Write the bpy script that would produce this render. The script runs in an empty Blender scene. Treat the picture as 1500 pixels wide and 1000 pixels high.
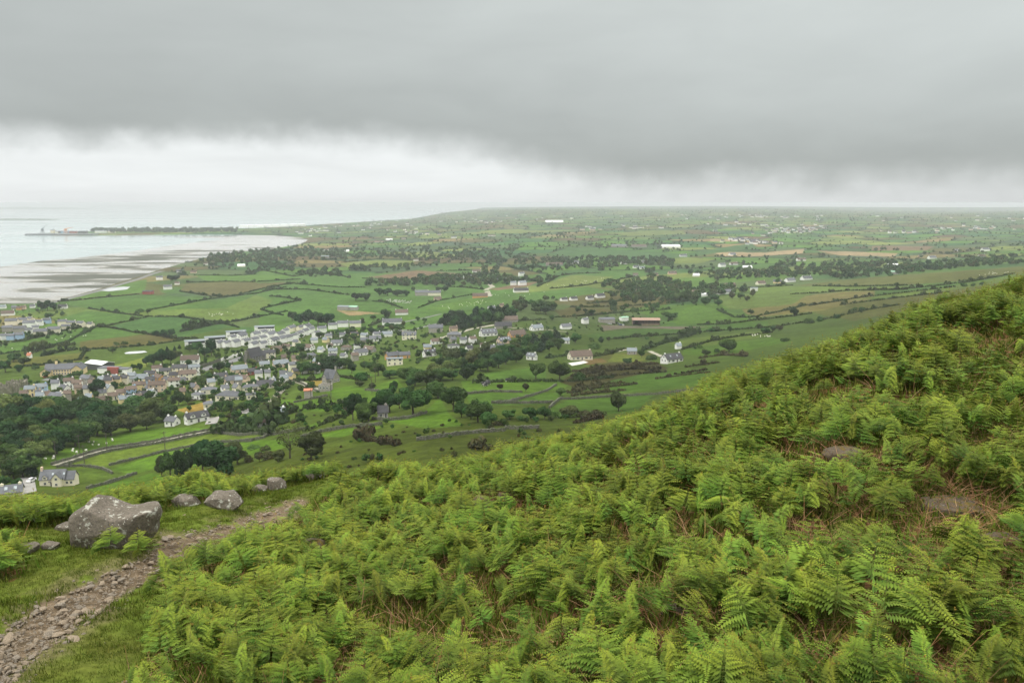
import bpy, bmesh, math, random
import numpy as np
from mathutils import Vector, Matrix
random.seed(7); RNG = np.random.default_rng(11)
C = bpy.context.scene.collection
PI = math.pi
# ------------------------------------------------------------------ camera
F = 1167.0; CAMZ = 150.0
PITCH = math.atan((500 - 297) / F); CP, SP = math.cos(PITCH), math.sin(PITCH)
def ray(px, py):
    u = (px - 750) / F; v = (500 - py) / F
    Y = CP + v * SP; Z = -SP + v * CP
    return u / Y, Z / Y                       # a = x/y , s = z/y
def proj(x, y, zr):
    d = y * CP - zr * SP
    return 750 + F * x / d, 500 - F * (y * SP + zr * CP) / d
def lin(r, g, b, k=1.0):
    f = lambda c: (c / 255 / 12.92 if c / 255 <= .04045 else ((c / 255 + .055) / 1.055) ** 2.4)
    return (f(r) * k, f(g) * k, f(b) * k)
# ------------------------------------------------------------------ noise
_T = RNG.random((256, 256))
def vn(x, y, s=0):
    x = np.asarray(x, float) + s * 17.3; y = np.asarray(y, float) + s * 9.1
    xi = np.floor(x).astype(int); yi = np.floor(y).astype(int)
    fx = x - xi; fy = y - yi; fx = fx * fx * (3 - 2 * fx); fy = fy * fy * (3 - 2 * fy)
    g = lambda i, j: _T[(xi + i) & 255, (yi + j) & 255]
    return (g(0, 0) * (1 - fx) + g(1, 0) * fx) * (1 - fy) + (g(0, 1) * (1 - fx) + g(1, 1) * fx) * fy
def fbm(x, y, s=0, o=4):
    r = 0; a = .5; t = 0
    for k in range(o):
        r = r + a * vn(np.asarray(x) * 2 ** k, np.asarray(y) * 2 ** k, s + k); t += a; a *= .5
    return r / t
def pip(px, py, poly):
    px = np.asarray(px); py = np.asarray(py)
    ins = np.zeros(px.shape, bool)
    n = len(poly); j = n - 1
    for i in range(n):
        xi, yi = poly[i]; xj, yj = poly[j]
        if yi != yj:
            c = ((yi > py) != (yj > py)) & (px < (xj - xi) * (py - yi) / (yj - yi) + xi)
            ins ^= c
        j = i
    return ins
# ------------------------------------------------------------------ terrain
cps = []                                      # control (a, ln y, s)
def cp(px, py, t, h=0.0):
    a, s = ray(px, py); cps.append((a, math.log(t), s - h / t))
for p in [(50, 960, 9), (250, 800, 14.5), (420, 745, 19.5), (160, 800, 14), (0, 850, 12), (-100, 960, 8.5),
          (0, 752, 18), (300, 722, 20), (500, 700, 23), (-150, 770, 17)]: cp(*p)
SIL = [(0, 735, 20, .5), (150, 722, 21, .5), (300, 705, 22.5, .5), (400, 692, 23.5, .5), (500, 692, 25, .2), (640, 680, 23, .5), (750, 650, 21, .6), (900, 610, 19.5, .6),
       (1050, 545, 18.5, .65), (1200, 500, 19.5, .65), (1350, 440, 21, .65), (1500, 400, 22, .65), (1650, 350, 23, .65), (-150, 745, 20, .5)]
for px, py, t, h in SIL:
    cp(px, py, t, h)
    a, s = ray(px, py)
    cps.append((a, math.log(t * 1.5), s - .035 - h / t)); cps.append((a, math.log(t * 2.6), s - .085))
    cps.append((a, math.log(t * 5), s - .075))
for p in [(750, 1000, 7, .5), (400, 1000, 8, .4), (230, 1000, 8.3), (750, 800, 12, .55), (560, 750, 16.5, .45), (560, 880, 10.2, .5), (1500, 1000, 6.2, .6),
          (1500, 800, 8.7, .5), (1250, 800, 8.8, .4), (1250, 660, 12, .3), (1500, 620, 12.5, .5), (1000, 700, 12.5, .6), (1000, 850, 8.7, .4),
          (1650, 1000, 6.2, .6), (1650, 600, 13, .5), (1180, 600, 14.5, .5), (1400, 500, 16.5, .5)]: cp(*p)
for a in (-1.2, -.6, 0, .6, 1.2): cps.append((a, math.log(2.0), -1.25 + .05 * a)); 
for p in [(78, 708, 300), (0, 735, 270), (280, 620, 420), (20, 640, 380), (100, 545, 640), (400, 525, 700), (350, 495, 850), (480, 565, 480), (600, 606, 320),
          (600, 660, 220), (450, 675, 240), (640, 675, 190), (850, 525, 620), (900, 585, 390), (1000, 540, 500), (1150, 480, 780), (1400, 402, 1150), (1500, 392, 1200),
          (1650, 380, 1300), (945, 475, 940), (700, 400, 1720), (1100, 370, 2250), (1300, 340, 3500), (300, 430, 1290), (150, 470, 1000), (0, 490, 900), (-150, 520, 800),
          (550, 440, 1220), (620, 520, 640), (800, 440, 1150), (1050, 435, 1150), (1250, 385, 1800), (200, 690, 330), (320, 700, 255), (800, 600, 330), (760, 560, 430),
          (700, 470, 950), (480, 480, 960), (1000, 400, 1600), (1500, 340, 3300), (780, 340, 3500), (900, 320, 5200), (1300, 318, 5200), (1500, 320, 5000), (1000, 310, 7200),
          (1300, 313.5, 7200), (1650, 320, 5000), (800, 309, 7600)]: cp(*p)
for px, py in [(-200, 440), (100, 440), (230, 400), (300, 383), (450, 358), (450, 345), (100, 344), (-200, 344), (400, 332), (200, 320), (0, 320), (480, 327.5), (600, 321), (-200, 320), (300, 400)]:
    a, s = ray(px, py); cps.append((a, math.log(CAMZ / -s), s * .995))
for a, e in [(-.6, 0), (-.2, 0), (.1, 78), (.35, 78), (.7, 72), (-.05, 55)]:
    for y in (8800, 12000): cps.append((a, math.log(y), -(150 - e * (1 if y < 9000 else .9)) / y))
cps = np.array(cps); KA = 3.0
def _k(r2): return .5 * r2 * np.log(r2 + 1e-12)
def _fit(P, lam=.002):
    X = P[:, :2] * [KA, 1]; n = len(X)
    d2 = ((X[:, None] - X[None]) ** 2).sum(-1)
    A = np.zeros((n + 3, n + 3)); A[:n, :n] = _k(d2) + lam * np.eye(n); A[:n, n] = 1; A[:n, n + 1:] = X; A[n:, :n] = A[:n, n:].T
    return X, np.linalg.solve(A, np.concatenate([P[:, 2], [0, 0, 0]]))
_X, _W = _fit(cps)
def tps(a, L):
    sh = a.shape; q = np.stack([a.ravel() * KA, L.ravel()], 1); out = np.empty(len(q)); n = len(_X)
    for i in range(0, len(q), 20000):
        Q = q[i:i + 20000]; d2 = ((Q[:, None] - _X[None]) ** 2).sum(-1)
        out[i:i + 20000] = _k(d2) @ _W[:n] + _W[n] + Q @ _W[n + 1:]
    return out.reshape(sh)
GA = np.linspace(-1.6, 1.6, 321); GL = np.linspace(math.log(.8), math.log(14500), 900)
_S = tps(*np.meshgrid(np.clip(GA, -.95, .95), np.clip(GL, math.log(1.9), 99), indexing='ij'))
def bil(G, a, L):
    i = np.clip((a - GA[0]) / (GA[1] - GA[0]), 0, len(GA) - 1.001); j = np.clip((L - GL[0]) / (GL[1] - GL[0]), 0, len(GL) - 1.001)
    ii = i.astype(int); jj = j.astype(int); fi = i - ii; fj = j - jj
    return (G[ii, jj] * (1 - fi) + G[ii + 1, jj] * fi) * (1 - fj) + (G[ii, jj + 1] * (1 - fi) + G[ii + 1, jj + 1] * fi) * fj
COAST = [(-400, 452), (60, 446), (85, 441), (150, 423), (222, 400), (240, 394), (280, 383), (330, 372), (400, 365), (440, 358), (452, 352), (440, 347.5), (400, 345), (330, 343.6),
         (250, 343.8), (180, 344.6), (120, 345.4), (42, 344.6), (42, 342.5), (130, 339.5), (230, 336), (300, 334.5), (360, 335), (440, 331.5), (470, 329), (520, 326), (600, 321), (680, 314), (705, 310), (705, 280), (-400, 280)]
def is_water(x, y):
    px, py = proj(x, y, -CAMZ)
    return pip(px, py, COAST)
def ground(x, y):
    """absolute ground height"""
    x = np.asarray(x, float); y = np.maximum(np.asarray(y, float), .8)
    z = CAMZ + y * bil(_S, x / y, np.log(y))
    far = np.clip((y - 230) / 300, 0, 1)
    z = z + far * ((fbm(x / 170, y / 170, 3, 3) - .5) * 9) * np.clip((5500 - y) / 2500, 0.25, 1)
    near = np.clip((60 - y) / 30, 0, 1)
    z = z + near * ((fbm(x / 1.3, y / 1.3, 5, 4) - .5) * .28 + (vn(x * 4, y * 4, 9) - .5) * .04)
    midr = np.clip((y - 60) / 60, 0, 1) * np.clip((500 - y) / 150, 0, 1)
    z = z + midr * (fbm(x / 9, y / 9, 6, 3) - .5) * 1.3
    z = np.maximum(z, np.where(y > 150, 1.2 + vn(x / 60, y / 60, 2), -99))
    return z
def gz(x, y): return float(ground(np.array([x]), np.array([y]))[0])
_LL = {}
def hit(px, py, lo=100.0, hi=13500.0):
    """where the view ray through a pixel meets the ground -> x, y, z (absolute)"""
    a, s = ray(px, py); L = np.linspace(math.log(lo), math.log(hi), 1600); y = np.exp(L)
    z = ground(a * y, y) - CAMZ
    k = np.nonzero(z >= s * y)[0]
    i = k[0] if len(k) else 1599
    if i > 0:
        f0 = z[i - 1] - s * y[i - 1]; f1 = z[i] - s * y[i]
        t = -f0 / (f1 - f0) if f1 != f0 else 0; yy = y[i - 1] + (y[i] - y[i - 1]) * min(max(t, 0), 1)
    else: yy = y[0]
    return a * yy, yy, gz(a * yy, yy)
def near(px, py): return hit(px, py, 2.2, 60)
# ------------------------------------------------------------------ materials
def nt(m): m.use_nodes = True; return m.node_tree.nodes, m.node_tree.links
def mat(name, col, rough=.8, var=.25, scale=3.0, rnd=.0, attr=None, trans=0, spec=.2, col2=None, bump=0, bscale=20, hue=0):
    m = bpy.data.materials.new(name); N, Lk = nt(m); b = N['Principled BSDF']
    b.inputs['Roughness'].default_value = rough; b.inputs['Specular IOR Level'].default_value = spec
    tc = N.new('ShaderNodeTexCoord'); no = N.new('ShaderNodeTexNoise'); no.inputs['Scale'].default_value = scale; no.inputs['Detail'].default_value = 5
    Lk.new(tc.outputs['Object'], no.inputs['Vector'])
    if attr:
        at = N.new('ShaderNodeAttribute'); at.attribute_name = attr; base = at.outputs['Color']
    else:
        rg = N.new('ShaderNodeRGB'); rg.outputs[0].default_value = (*col, 1); base = rg.outputs[0]
    if col2:
        mx = N.new('ShaderNodeMix'); mx.data_type = 'RGBA'; mr = N.new('ShaderNodeMapRange'); mr.inputs[1].default_value = .4; mr.inputs[2].default_value = .62
        n2 = N.new('ShaderNodeTexNoise'); n2.inputs['Scale'].default_value = scale * .45; n2.inputs['Detail'].default_value = 6
        Lk.new(tc.outputs['Object'], n2.inputs['Vector']); Lk.new(n2.outputs[0], mr.inputs[0]); Lk.new(mr.outputs[0], mx.inputs[0])
        Lk.new(base, mx.inputs[6]); mx.inputs[7].default_value = (*col2, 1); base = mx.outputs[2]
    hs = N.new('ShaderNodeHueSaturation'); Lk.new(base, hs.inputs['Color'])
    mr = N.new('ShaderNodeMapRange'); mr.inputs[1].default_value = .3; mr.inputs[2].default_value = .7; mr.inputs[3].default_value = 1 - var; mr.inputs[4].default_value = 1 + var
    Lk.new(no.outputs[0], mr.inputs[0]); v = mr.outputs[0]
    if rnd:
        oi = N.new('ShaderNodeObjectInfo'); m2 = N.new('ShaderNodeMapRange'); m2.inputs[3].default_value = 1 - rnd; m2.inputs[4].default_value = 1 + rnd
        Lk.new(oi.outputs['Random'], m2.inputs[0]); mu = N.new('ShaderNodeMath'); mu.operation = 'MULTIPLY'
        Lk.new(v, mu.inputs[0]); Lk.new(m2.outputs[0], mu.inputs[1]); v = mu.outputs[0]
        if hue:
            m3 = N.new('ShaderNodeMath'); m3.operation = 'MULTIPLY'; m3.inputs[1].default_value = 7.31; m4 = N.new('ShaderNodeMath'); m4.operation = 'FRACT'
            Lk.new(oi.outputs['Random'], m3.inputs[0]); Lk.new(m3.outputs[0], m4.inputs[0])
            m5 = N.new('ShaderNodeMapRange'); m5.inputs[3].default_value = .5 - hue; m5.inputs[4].default_value = .5 + hue
            Lk.new(m4.outputs[0], m5.inputs[0]); Lk.new(m5.outputs[0], hs.inputs['Hue'])
    Lk.new(v, hs.inputs['Value']); Lk.new(hs.outputs[0], b.inputs['Base Color'])
    if bump:
        bp = N.new('ShaderNodeBump'); bp.inputs['Strength'].default_value = bump; n3 = N.new('ShaderNodeTexNoise'); n3.inputs['Scale'].default_value = bscale; n3.inputs['Detail'].default_value = 6
        Lk.new(tc.outputs['Object'], n3.inputs['Vector']); Lk.new(n3.outputs[0], bp.inputs['Height']); Lk.new(bp.outputs[0], b.inputs['Normal'])
    if trans:
        tr = N.new('ShaderNodeBsdfTranslucent'); ms = N.new('ShaderNodeMixShader'); ms.inputs[0].default_value = trans
        Lk.new(hs.outputs[0], tr.inputs[0]); Lk.new(b.outputs[0], ms.inputs[1]); Lk.new(tr.outputs[0], ms.inputs[2])
        Lk.new(ms.outputs[0], N['Material Output'].inputs['Surface'])
    return m
# ------------------------------------------------------------------ mesh helpers
def mesh_np(name, V, Fq, mats=(), mi=None, col=None, smooth=False, colname='col'):
    me = bpy.data.meshes.new(name); V = np.asarray(V, np.float32); Fq = np.asarray(Fq, np.int32); n, k = Fq.shape
    me.vertices.add(len(V)); me.vertices.foreach_set('co', V.ravel())
    me.loops.add(n * k); me.loops.foreach_set('vertex_index', Fq.ravel())
    me.polygons.add(n); me.polygons.foreach_set('loop_start', np.arange(0, n * k, k, dtype=np.int32))
    if mi is not None: me.polygons.foreach_set('material_index', np.asarray(mi, np.int32))
    if smooth: me.polygons.foreach_set('use_smooth', np.ones(n, bool))
    for m in mats: me.materials.append(m)
    if col is not None:
        at = me.color_attributes.new(colname, 'FLOAT_COLOR', 'POINT'); c = np.ones((len(V), 4), np.float32); c[:, :col.shape[1]] = col
        at.data.foreach_set('color', c.ravel())
    me.update(calc_edges=True); me.validate()
    return me
class MB:
    def __init__(s): s.v = []; s.f = []; s.m = []
    def add(s, v, f, m=0):
        o = len(s.v); s.v += [tuple(p) for p in v]; s.f += [tuple(i + o for i in q) for q in f]; s.m += [m] * len(f)
    def box(s, c, d, m=0, rz=0):
        cx, cy, cz = c; a, b, h = d[0] / 2, d[1] / 2, d[2] / 2; cr, sr = math.cos(rz), math.sin(rz)
        v = [(cx + x * cr - y * sr, cy + x * sr + y * cr, cz + z) for z in (-h, h) for x, y in ((-a, -b), (a, -b), (a, b), (-a, b))]
        s.add(v, [(3, 2, 1, 0), (4, 5, 6, 7), (0, 1, 5, 4), (1, 2, 6, 5), (2, 3, 7, 6), (3, 0, 4, 7)], m)
    def tube(s, pts, rad, n=6, m=0):
        pts = [Vector(p) for p in pts]; ring = []
        for i, p in enumerate(pts):
            d = (pts[min(i + 1, len(pts) - 1)] - pts[max(i - 1, 0)]).normalized()
            x = d.orthogonal().normalized(); y = d.cross(x); r = rad[i] if hasattr(rad, '__len__') else rad
            ring.append([p + (x * math.cos(2 * PI * k / n) + y * math.sin(2 * PI * k / n)) * r for k in range(n)])
        v = [q for r in ring for q in r]
        f = [(i * n + k, i * n + (k + 1) % n, (i + 1) * n + (k + 1) % n, (i + 1) * n + k) for i in range(len(pts) - 1) for k in range(n)]
        f += [tuple(range(n))[::-1], tuple((len(pts) - 1) * n + k for k in range(n))]
        s.add(v, f, m)
    def mesh(s, name, mats):
        me = bpy.data.meshes.new(name); me.from_pydata(s.v, [], s.f)
        for m in mats: me.materials.append(m)
        for i, p in enumerate(me.polygons): p.material_index = s.m[i]
        me.update(); return me
def link(name, me, parent=None, loc=None):
    o = bpy.data.objects.new(name, me); C.objects.link(o)
    if parent: o.parent = parent
    if loc is not None: o.location = loc
    return o
def tag(o, label=None, cat=None, group=None, kind=None):
    if label: o['label'] = label
    if cat: o['category'] = cat
    if group: o['group'] = group
    if kind: o['kind'] = kind
    return o
def empty(name, loc, rz=0):
    o = bpy.data.objects.new(name, None); C.objects.link(o); o.location = loc; o.rotation_euler.z = rz; o.empty_display_size = .1
    return o
def scatter(name, P, rz, sc, ix, protos, label, tilt=None, cat=None):
    """one object of uncountable stuff: instances of the prototypes on points"""
    n = len(P); me = bpy.data.meshes.new(name); me.vertices.add(n); me.vertices.foreach_set('co', np.asarray(P, np.float32).ravel())
    for nm, ty, d in (('rz', 'FLOAT', rz), ('sc', 'FLOAT', sc), ('tx', 'FLOAT', tilt[0] if tilt else np.zeros(n)), ('ty', 'FLOAT', tilt[1] if tilt else np.zeros(n)), ('ix', 'INT', ix)):
        at = me.attributes.new(nm, ty, 'POINT'); at.data.foreach_set('value', np.asarray(d, np.float32 if ty == 'FLOAT' else np.int32))
    o = link(name, me); co = bpy.data.collections.new(name + '_kinds')
    for p in protos: co.objects.link(p)
    g = bpy.data.node_groups.new(name, 'GeometryNodeTree'); g.interface.new_socket('Geometry', in_out='INPUT', socket_type='NodeSocketGeometry'); g.interface.new_socket('Geometry', in_out='OUTPUT', socket_type='NodeSocketGeometry')
    N = g.nodes; Lk = g.links; gi = N.new('NodeGroupInput'); go = N.new('NodeGroupOutput'); ip = N.new('GeometryNodeInstanceOnPoints'); ci = N.new('GeometryNodeCollectionInfo')
    ci.inputs['Collection'].default_value = co; ci.inputs['Separate Children'].default_value = True; ci.inputs['Reset Children'].default_value = True
    def att(nm, ty):
        a = N.new('GeometryNodeInputNamedAttribute'); a.data_type = ty; a.inputs['Name'].default_value = nm; return a.outputs['Attribute']
    cx = N.new('ShaderNodeCombineXYZ'); Lk.new(att('tx', 'FLOAT'), cx.inputs[0]); Lk.new(att('ty', 'FLOAT'), cx.inputs[1]); Lk.new(att('rz', 'FLOAT'), cx.inputs[2])
    Lk.new(gi.outputs[0], ip.inputs['Points']); Lk.new(ci.outputs[0], ip.inputs['Instance']); ip.inputs['Pick Instance'].default_value = True
    Lk.new(att('ix', 'INT'), ip.inputs['Instance Index']); Lk.new(cx.outputs[0], ip.inputs['Rotation']); Lk.new(att('sc', 'FLOAT'), ip.inputs['Scale'])
    Lk.new(ip.outputs[0], go.inputs[0]); md = o.modifiers.new('scatter', 'NODES'); md.node_group = g
    tag(o, label, cat, kind='stuff'); return o
def proto(name, me): return bpy.data.objects.new(name, me)
# ------------------------------------------------------------------ labels by look and place
LM = [(88, 543, 'the long yellow school'), (143, 532, 'the white-roofed hall'), (54, 573, 'the pale blue terrace end'), (369, 520, 'the stone church'), (283, 505, 'the first white apartment block'),
      (386, 485, 'the farthest apartment block'), (483, 556, 'the grey stone house'), (947, 470, 'the long brown barn'), (850, 520, 'the long cream bungalow'), (914, 465, 'the green-roofed shed'),
      (508, 450, 'the twin farm sheds'), (983, 360, 'the big white shed'), (170, 424, 'the white pond'), (703, 432, 'the orange lane house'), (852, 436, 'the four white villas'),
      (285, 610, 'the steep dark-roofed house'), (78, 700, 'the big dormered house'), (16, 570, 'the castle ruin'), (578, 530, 'the flat white house'), (1170, 409, 'the pair of hillside bungalows'),
      (763, 423, 'the dark-roofed villa'), (216, 428, 'the red shed'), (985, 526, 'the dark-roofed roadside bungalow'), (625, 431, 'the roadside grey terrace'), (340, 556, 'the pale pink bungalow'),
      (786, 480, 'the white gabled house'), (605, 585, 'the two big round trees'), (1068, 505, 'the lone oak'), (100, 345, 'the quay'), (320, 675, 'the big dark hillside tree'), (1064, 425, 'the white hill farm'),
      (1310, 388, 'the far white barn'), (60, 478, 'the bayside estate'), (519, 522, 'the blue-roofed bungalow'), (715, 486, 'the skylit white house'), (456, 462, 'the black pine clump'), (560, 432, 'the low dark copses')]
ORD = ['nearest', 'second', 'third', 'fourth', 'fifth', 'sixth', 'seventh', 'eighth', 'ninth', 'tenth', 'eleventh', 'twelfth', 'thirteenth', 'fourteenth', 'fifteenth', 'sixteenth']
def label_all(items, cat=None):
    G = {}
    for o, px, py, ph in items:
        best = min((l for l in LM if math.hypot(l[0] - px, (l[1] - py) * 2) > 9), key=lambda l: math.hypot(l[0] - px, (l[1] - py) * 2))
        dx, dy = px - best[0], (py - best[1]) * 1.5
        rel = ('right of' if dx > 0 else 'left of') if abs(dx) > abs(dy) else ('in front of' if dy > 0 else 'beyond')
        G.setdefault((ph, rel, best[2]), []).append((math.hypot(dx, dy), o))
    for (ph, rel, lm), L in G.items():
        L.sort(key=lambda t: t[0])
        for i, (_, o) in enumerate(L):
            o['label'] = (f'{ORD[min(i, 15)]} ' if len(L) > 1 else '') + f'{ph} {rel} {lm}'
HAZE = 9.5e-5; HTOP = 151.5; DENO = True
# ------------------------------------------------------------------ the plain: fields painted with the crop they carry
K = .50
g1 = lin(92, 134, 66, K); g2 = lin(100, 143, 62, K); g3 = lin(112, 142, 72, K); g4 = lin(92, 122, 62, K); ol = lin(108, 120, 66, K); gb = lin(82, 124, 70, K)
yl = lin(128, 152, 78, K); tan = lin(180, 168, 128, K); brn = lin(136, 122, 94, K); bol = lin(108, 112, 68, K); rough = lin(86, 106, 52, K); grey = lin(140, 138, 132, K); heath = lin(82, 86, 58, K)
FIELDS = [
 (g1, [(375, 400), (750, 400), (760, 450), (640, 478), (500, 478), (380, 478)]), (g4, [(0, 480), (350, 480), (350, 540), (0, 540)]),
 (g1, [(85, 442), (150, 436), (205, 431), (305, 435), (307, 440), (215, 455), (175, 459), (130, 452)]), (g1, [(80, 467), (128, 455), (172, 459), (217, 464), (155, 477), (140, 475)]),
 (gb, [(157, 479), (217, 464), (265, 464), (332, 475), (325, 482), (300, 487), (257, 495), (222, 489)]), (g3, [(222, 459), (277, 452), (330, 452), (375, 432), (400, 440), (385, 455), (347, 467), (335, 472), (287, 464)]),
 (g1, [(222, 455), (312, 440), (375, 430), (330, 452), (277, 452)]), (bol, [(262, 427), (275, 415), (375, 415), (440, 412), (400, 419), (345, 432), (310, 435)]), (g2, [(285, 402), (375, 402), (430, 404), (375, 413), (300, 411)]),
 (bol, [(72, 439), (150, 421), (222, 399), (224, 403), (150, 425), (85, 443)]), (g2, [(95, 440), (160, 420), (215, 409), (212, 428), (125, 437)]), (g1, [(0, 506), (75, 487), (140, 478), (220, 487), (117, 500), (0, 519)]),
 (bol, [(117, 500), (225, 489), (270, 497), (225, 505), (155, 510), (117, 512)]), (ol, [(0, 527), (125, 516), (125, 527), (80, 537), (0, 537)]), (yl, [(165, 535), (220, 521), (215, 537), (185, 544)]),
 (g2, [(50, 674), (140, 643), (225, 627), (307, 626), (300, 632), (225, 647), (130, 662), (75, 682)]), (g3, [(100, 682), (130, 667), (240, 650), (320, 634), (380, 634), (375, 645), (300, 650), (240, 660), (160, 681), (120, 686)]),
 (g2, [(162, 687), (240, 662), (300, 650), (370, 646), (440, 640), (420, 655), (300, 680), (230, 687), (190, 694)]), (g2, [(130, 716), (225, 692), (240, 700), (200, 730), (150, 735)]),
 (g1, [(425, 550), (520, 540), (552, 550), (515, 557), (457, 557)]), (g2, [(475, 572), (515, 565), (557, 575), (535, 592), (495, 587)]), (g2, [(375, 604), (400, 585), (495, 585), (475, 602)]), (g2, [(535, 570), (582, 555), (590, 566), (555, 573)]),
 (g2, [(562, 616), (625, 600), (645, 582), (657, 605), (680, 624), (620, 627)]), (g2, [(675, 557), (750, 557), (845, 558), (820, 572), (680, 577)]), (g1, [(680, 577), (760, 575), (830, 575), (800, 592), (690, 594)]), (g1, [(800, 600), (830, 586), (960, 577), (930, 604), (820, 610)]),
 (g2, [(436, 627), (530, 598), (512, 606), (452, 630)]), (g2, [(455, 640), (520, 624), (560, 626), (500, 640)]), (g1, [(700, 548), (760, 540), (800, 538), (800, 555), (720, 556)]), (g1, [(880, 558), (960, 545), (1040, 540), (1020, 565), (900, 576)]),
 (g2, [(965, 452), (1000, 450), (1045, 452), (1120, 465), (1100, 472), (992, 475)]), (g1, [(850, 492), (925, 482), (1125, 470), (1125, 480), (1000, 490), (890, 497)]), (g4, [(890, 497), (1000, 490), (1000, 500), (940, 508), (880, 502)]),
 (g3, [(980, 502), (1015, 495), (1125, 484), (1125, 492), (1065, 502), (1000, 510)]), (g2, [(1000, 512), (1050, 504), (1130, 494), (1160, 500), (1060, 520), (1000, 520)]), (g3, [(1042, 435), (1125, 427), (1190, 428), (1160, 446), (1070, 454)]),
 (bol, [(812, 455), (837, 450), (910, 452), (890, 460), (825, 466)]), (yl, [(787, 418), (837, 403), (900, 405), (862, 420), (795, 424)]), (gb, [(805, 405), (820, 397), (877, 392), (877, 400), (825, 404)]), (g1, [(740, 432), (860, 420), (900, 426), (830, 436), (750, 442)]),
 (yl, [(975, 381), (990, 376), (1050, 379), (1025, 386), (987, 386)]), (tan, [(1040, 369), (1120, 370), (1178, 364), (1176, 371), (1100, 376), (1060, 375)]), (tan, [(1195, 367), (1315, 371), (1310, 376), (1230, 374)]), (brn, [(1277, 360), (1370, 361), (1355, 367), (1277, 367)]),
 (ol, [(1160, 418), (1290, 405), (1400, 397), (1500, 390), (1500, 400), (1400, 412), (1330, 417), (1190, 419)]), (g3, [(1157, 420), (1335, 418), (1300, 425), (1162, 430)]), (g3, [(1060, 424), (1160, 418), (1157, 427), (1080, 428)]),
 (brn, [(537, 406), (612, 396), (687, 402), (670, 407), (580, 408)]), (yl, [(497, 386), (550, 381), (610, 382), (600, 390), (512, 392)]), (g2, [(620, 452), (687, 437), (730, 440), (650, 456)]), (g2, [(572, 466), (625, 462), (600, 470)]), (brn, [(715, 424), (770, 414), (792, 412), (770, 420), (730, 425)]),
 (g1, [(600, 395), (650, 390), (710, 394), (700, 402), (640, 397)]), (gb, [(835, 362), (900, 366), (1000, 372), (1100, 356), (1110, 362), (1000, 378), (900, 376), (800, 374)]), (yl, [(640, 343), (760, 337), (860, 337), (760, 342)]), (tan, [(1040, 350), (1090, 350), (1080, 354), (1040, 354)]),
 (yl, [(885, 341), (1000, 338), (1005, 343), (920, 346)]), (ol, [(880, 520), (930, 514), (970, 520), (940, 530), (880, 534)]), (yl, [(900, 518), (930, 520), (960, 524), (920, 532), (890, 530)]), (g1, [(480, 455), (560, 455), (620, 450), (580, 465), (500, 470)]),
 (lin(165, 150, 95, K), [(258, 600), (300, 588), (312, 583), (300, 600), (275, 606)]), (lin(165, 155, 95, K), [(450, 556), (475, 553), (478, 562), (465, 566)]), (tan, [(492, 454), (540, 457), (560, 459), (512, 462)]),
 (ol, [(1190, 458), (1240, 446), (1330, 432), (1420, 420), (1480, 408), (1500, 410), (1400, 440), (1250, 470)]), (g3, [(1240, 440), (1330, 427), (1420, 415), (1500, 400), (1500, 408), (1420, 421), (1330, 433)]), (grey, [(880, 476), (960, 478), (1040, 478), (1000, 482), (920, 480), (885, 484)]), (brn, [(850, 528), (880, 524), (890, 530), (860, 534)]), (heath, [(820, 560), (850, 540), (900, 530), (960, 530), (980, 540), (900, 556), (850, 570)]),
]
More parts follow.
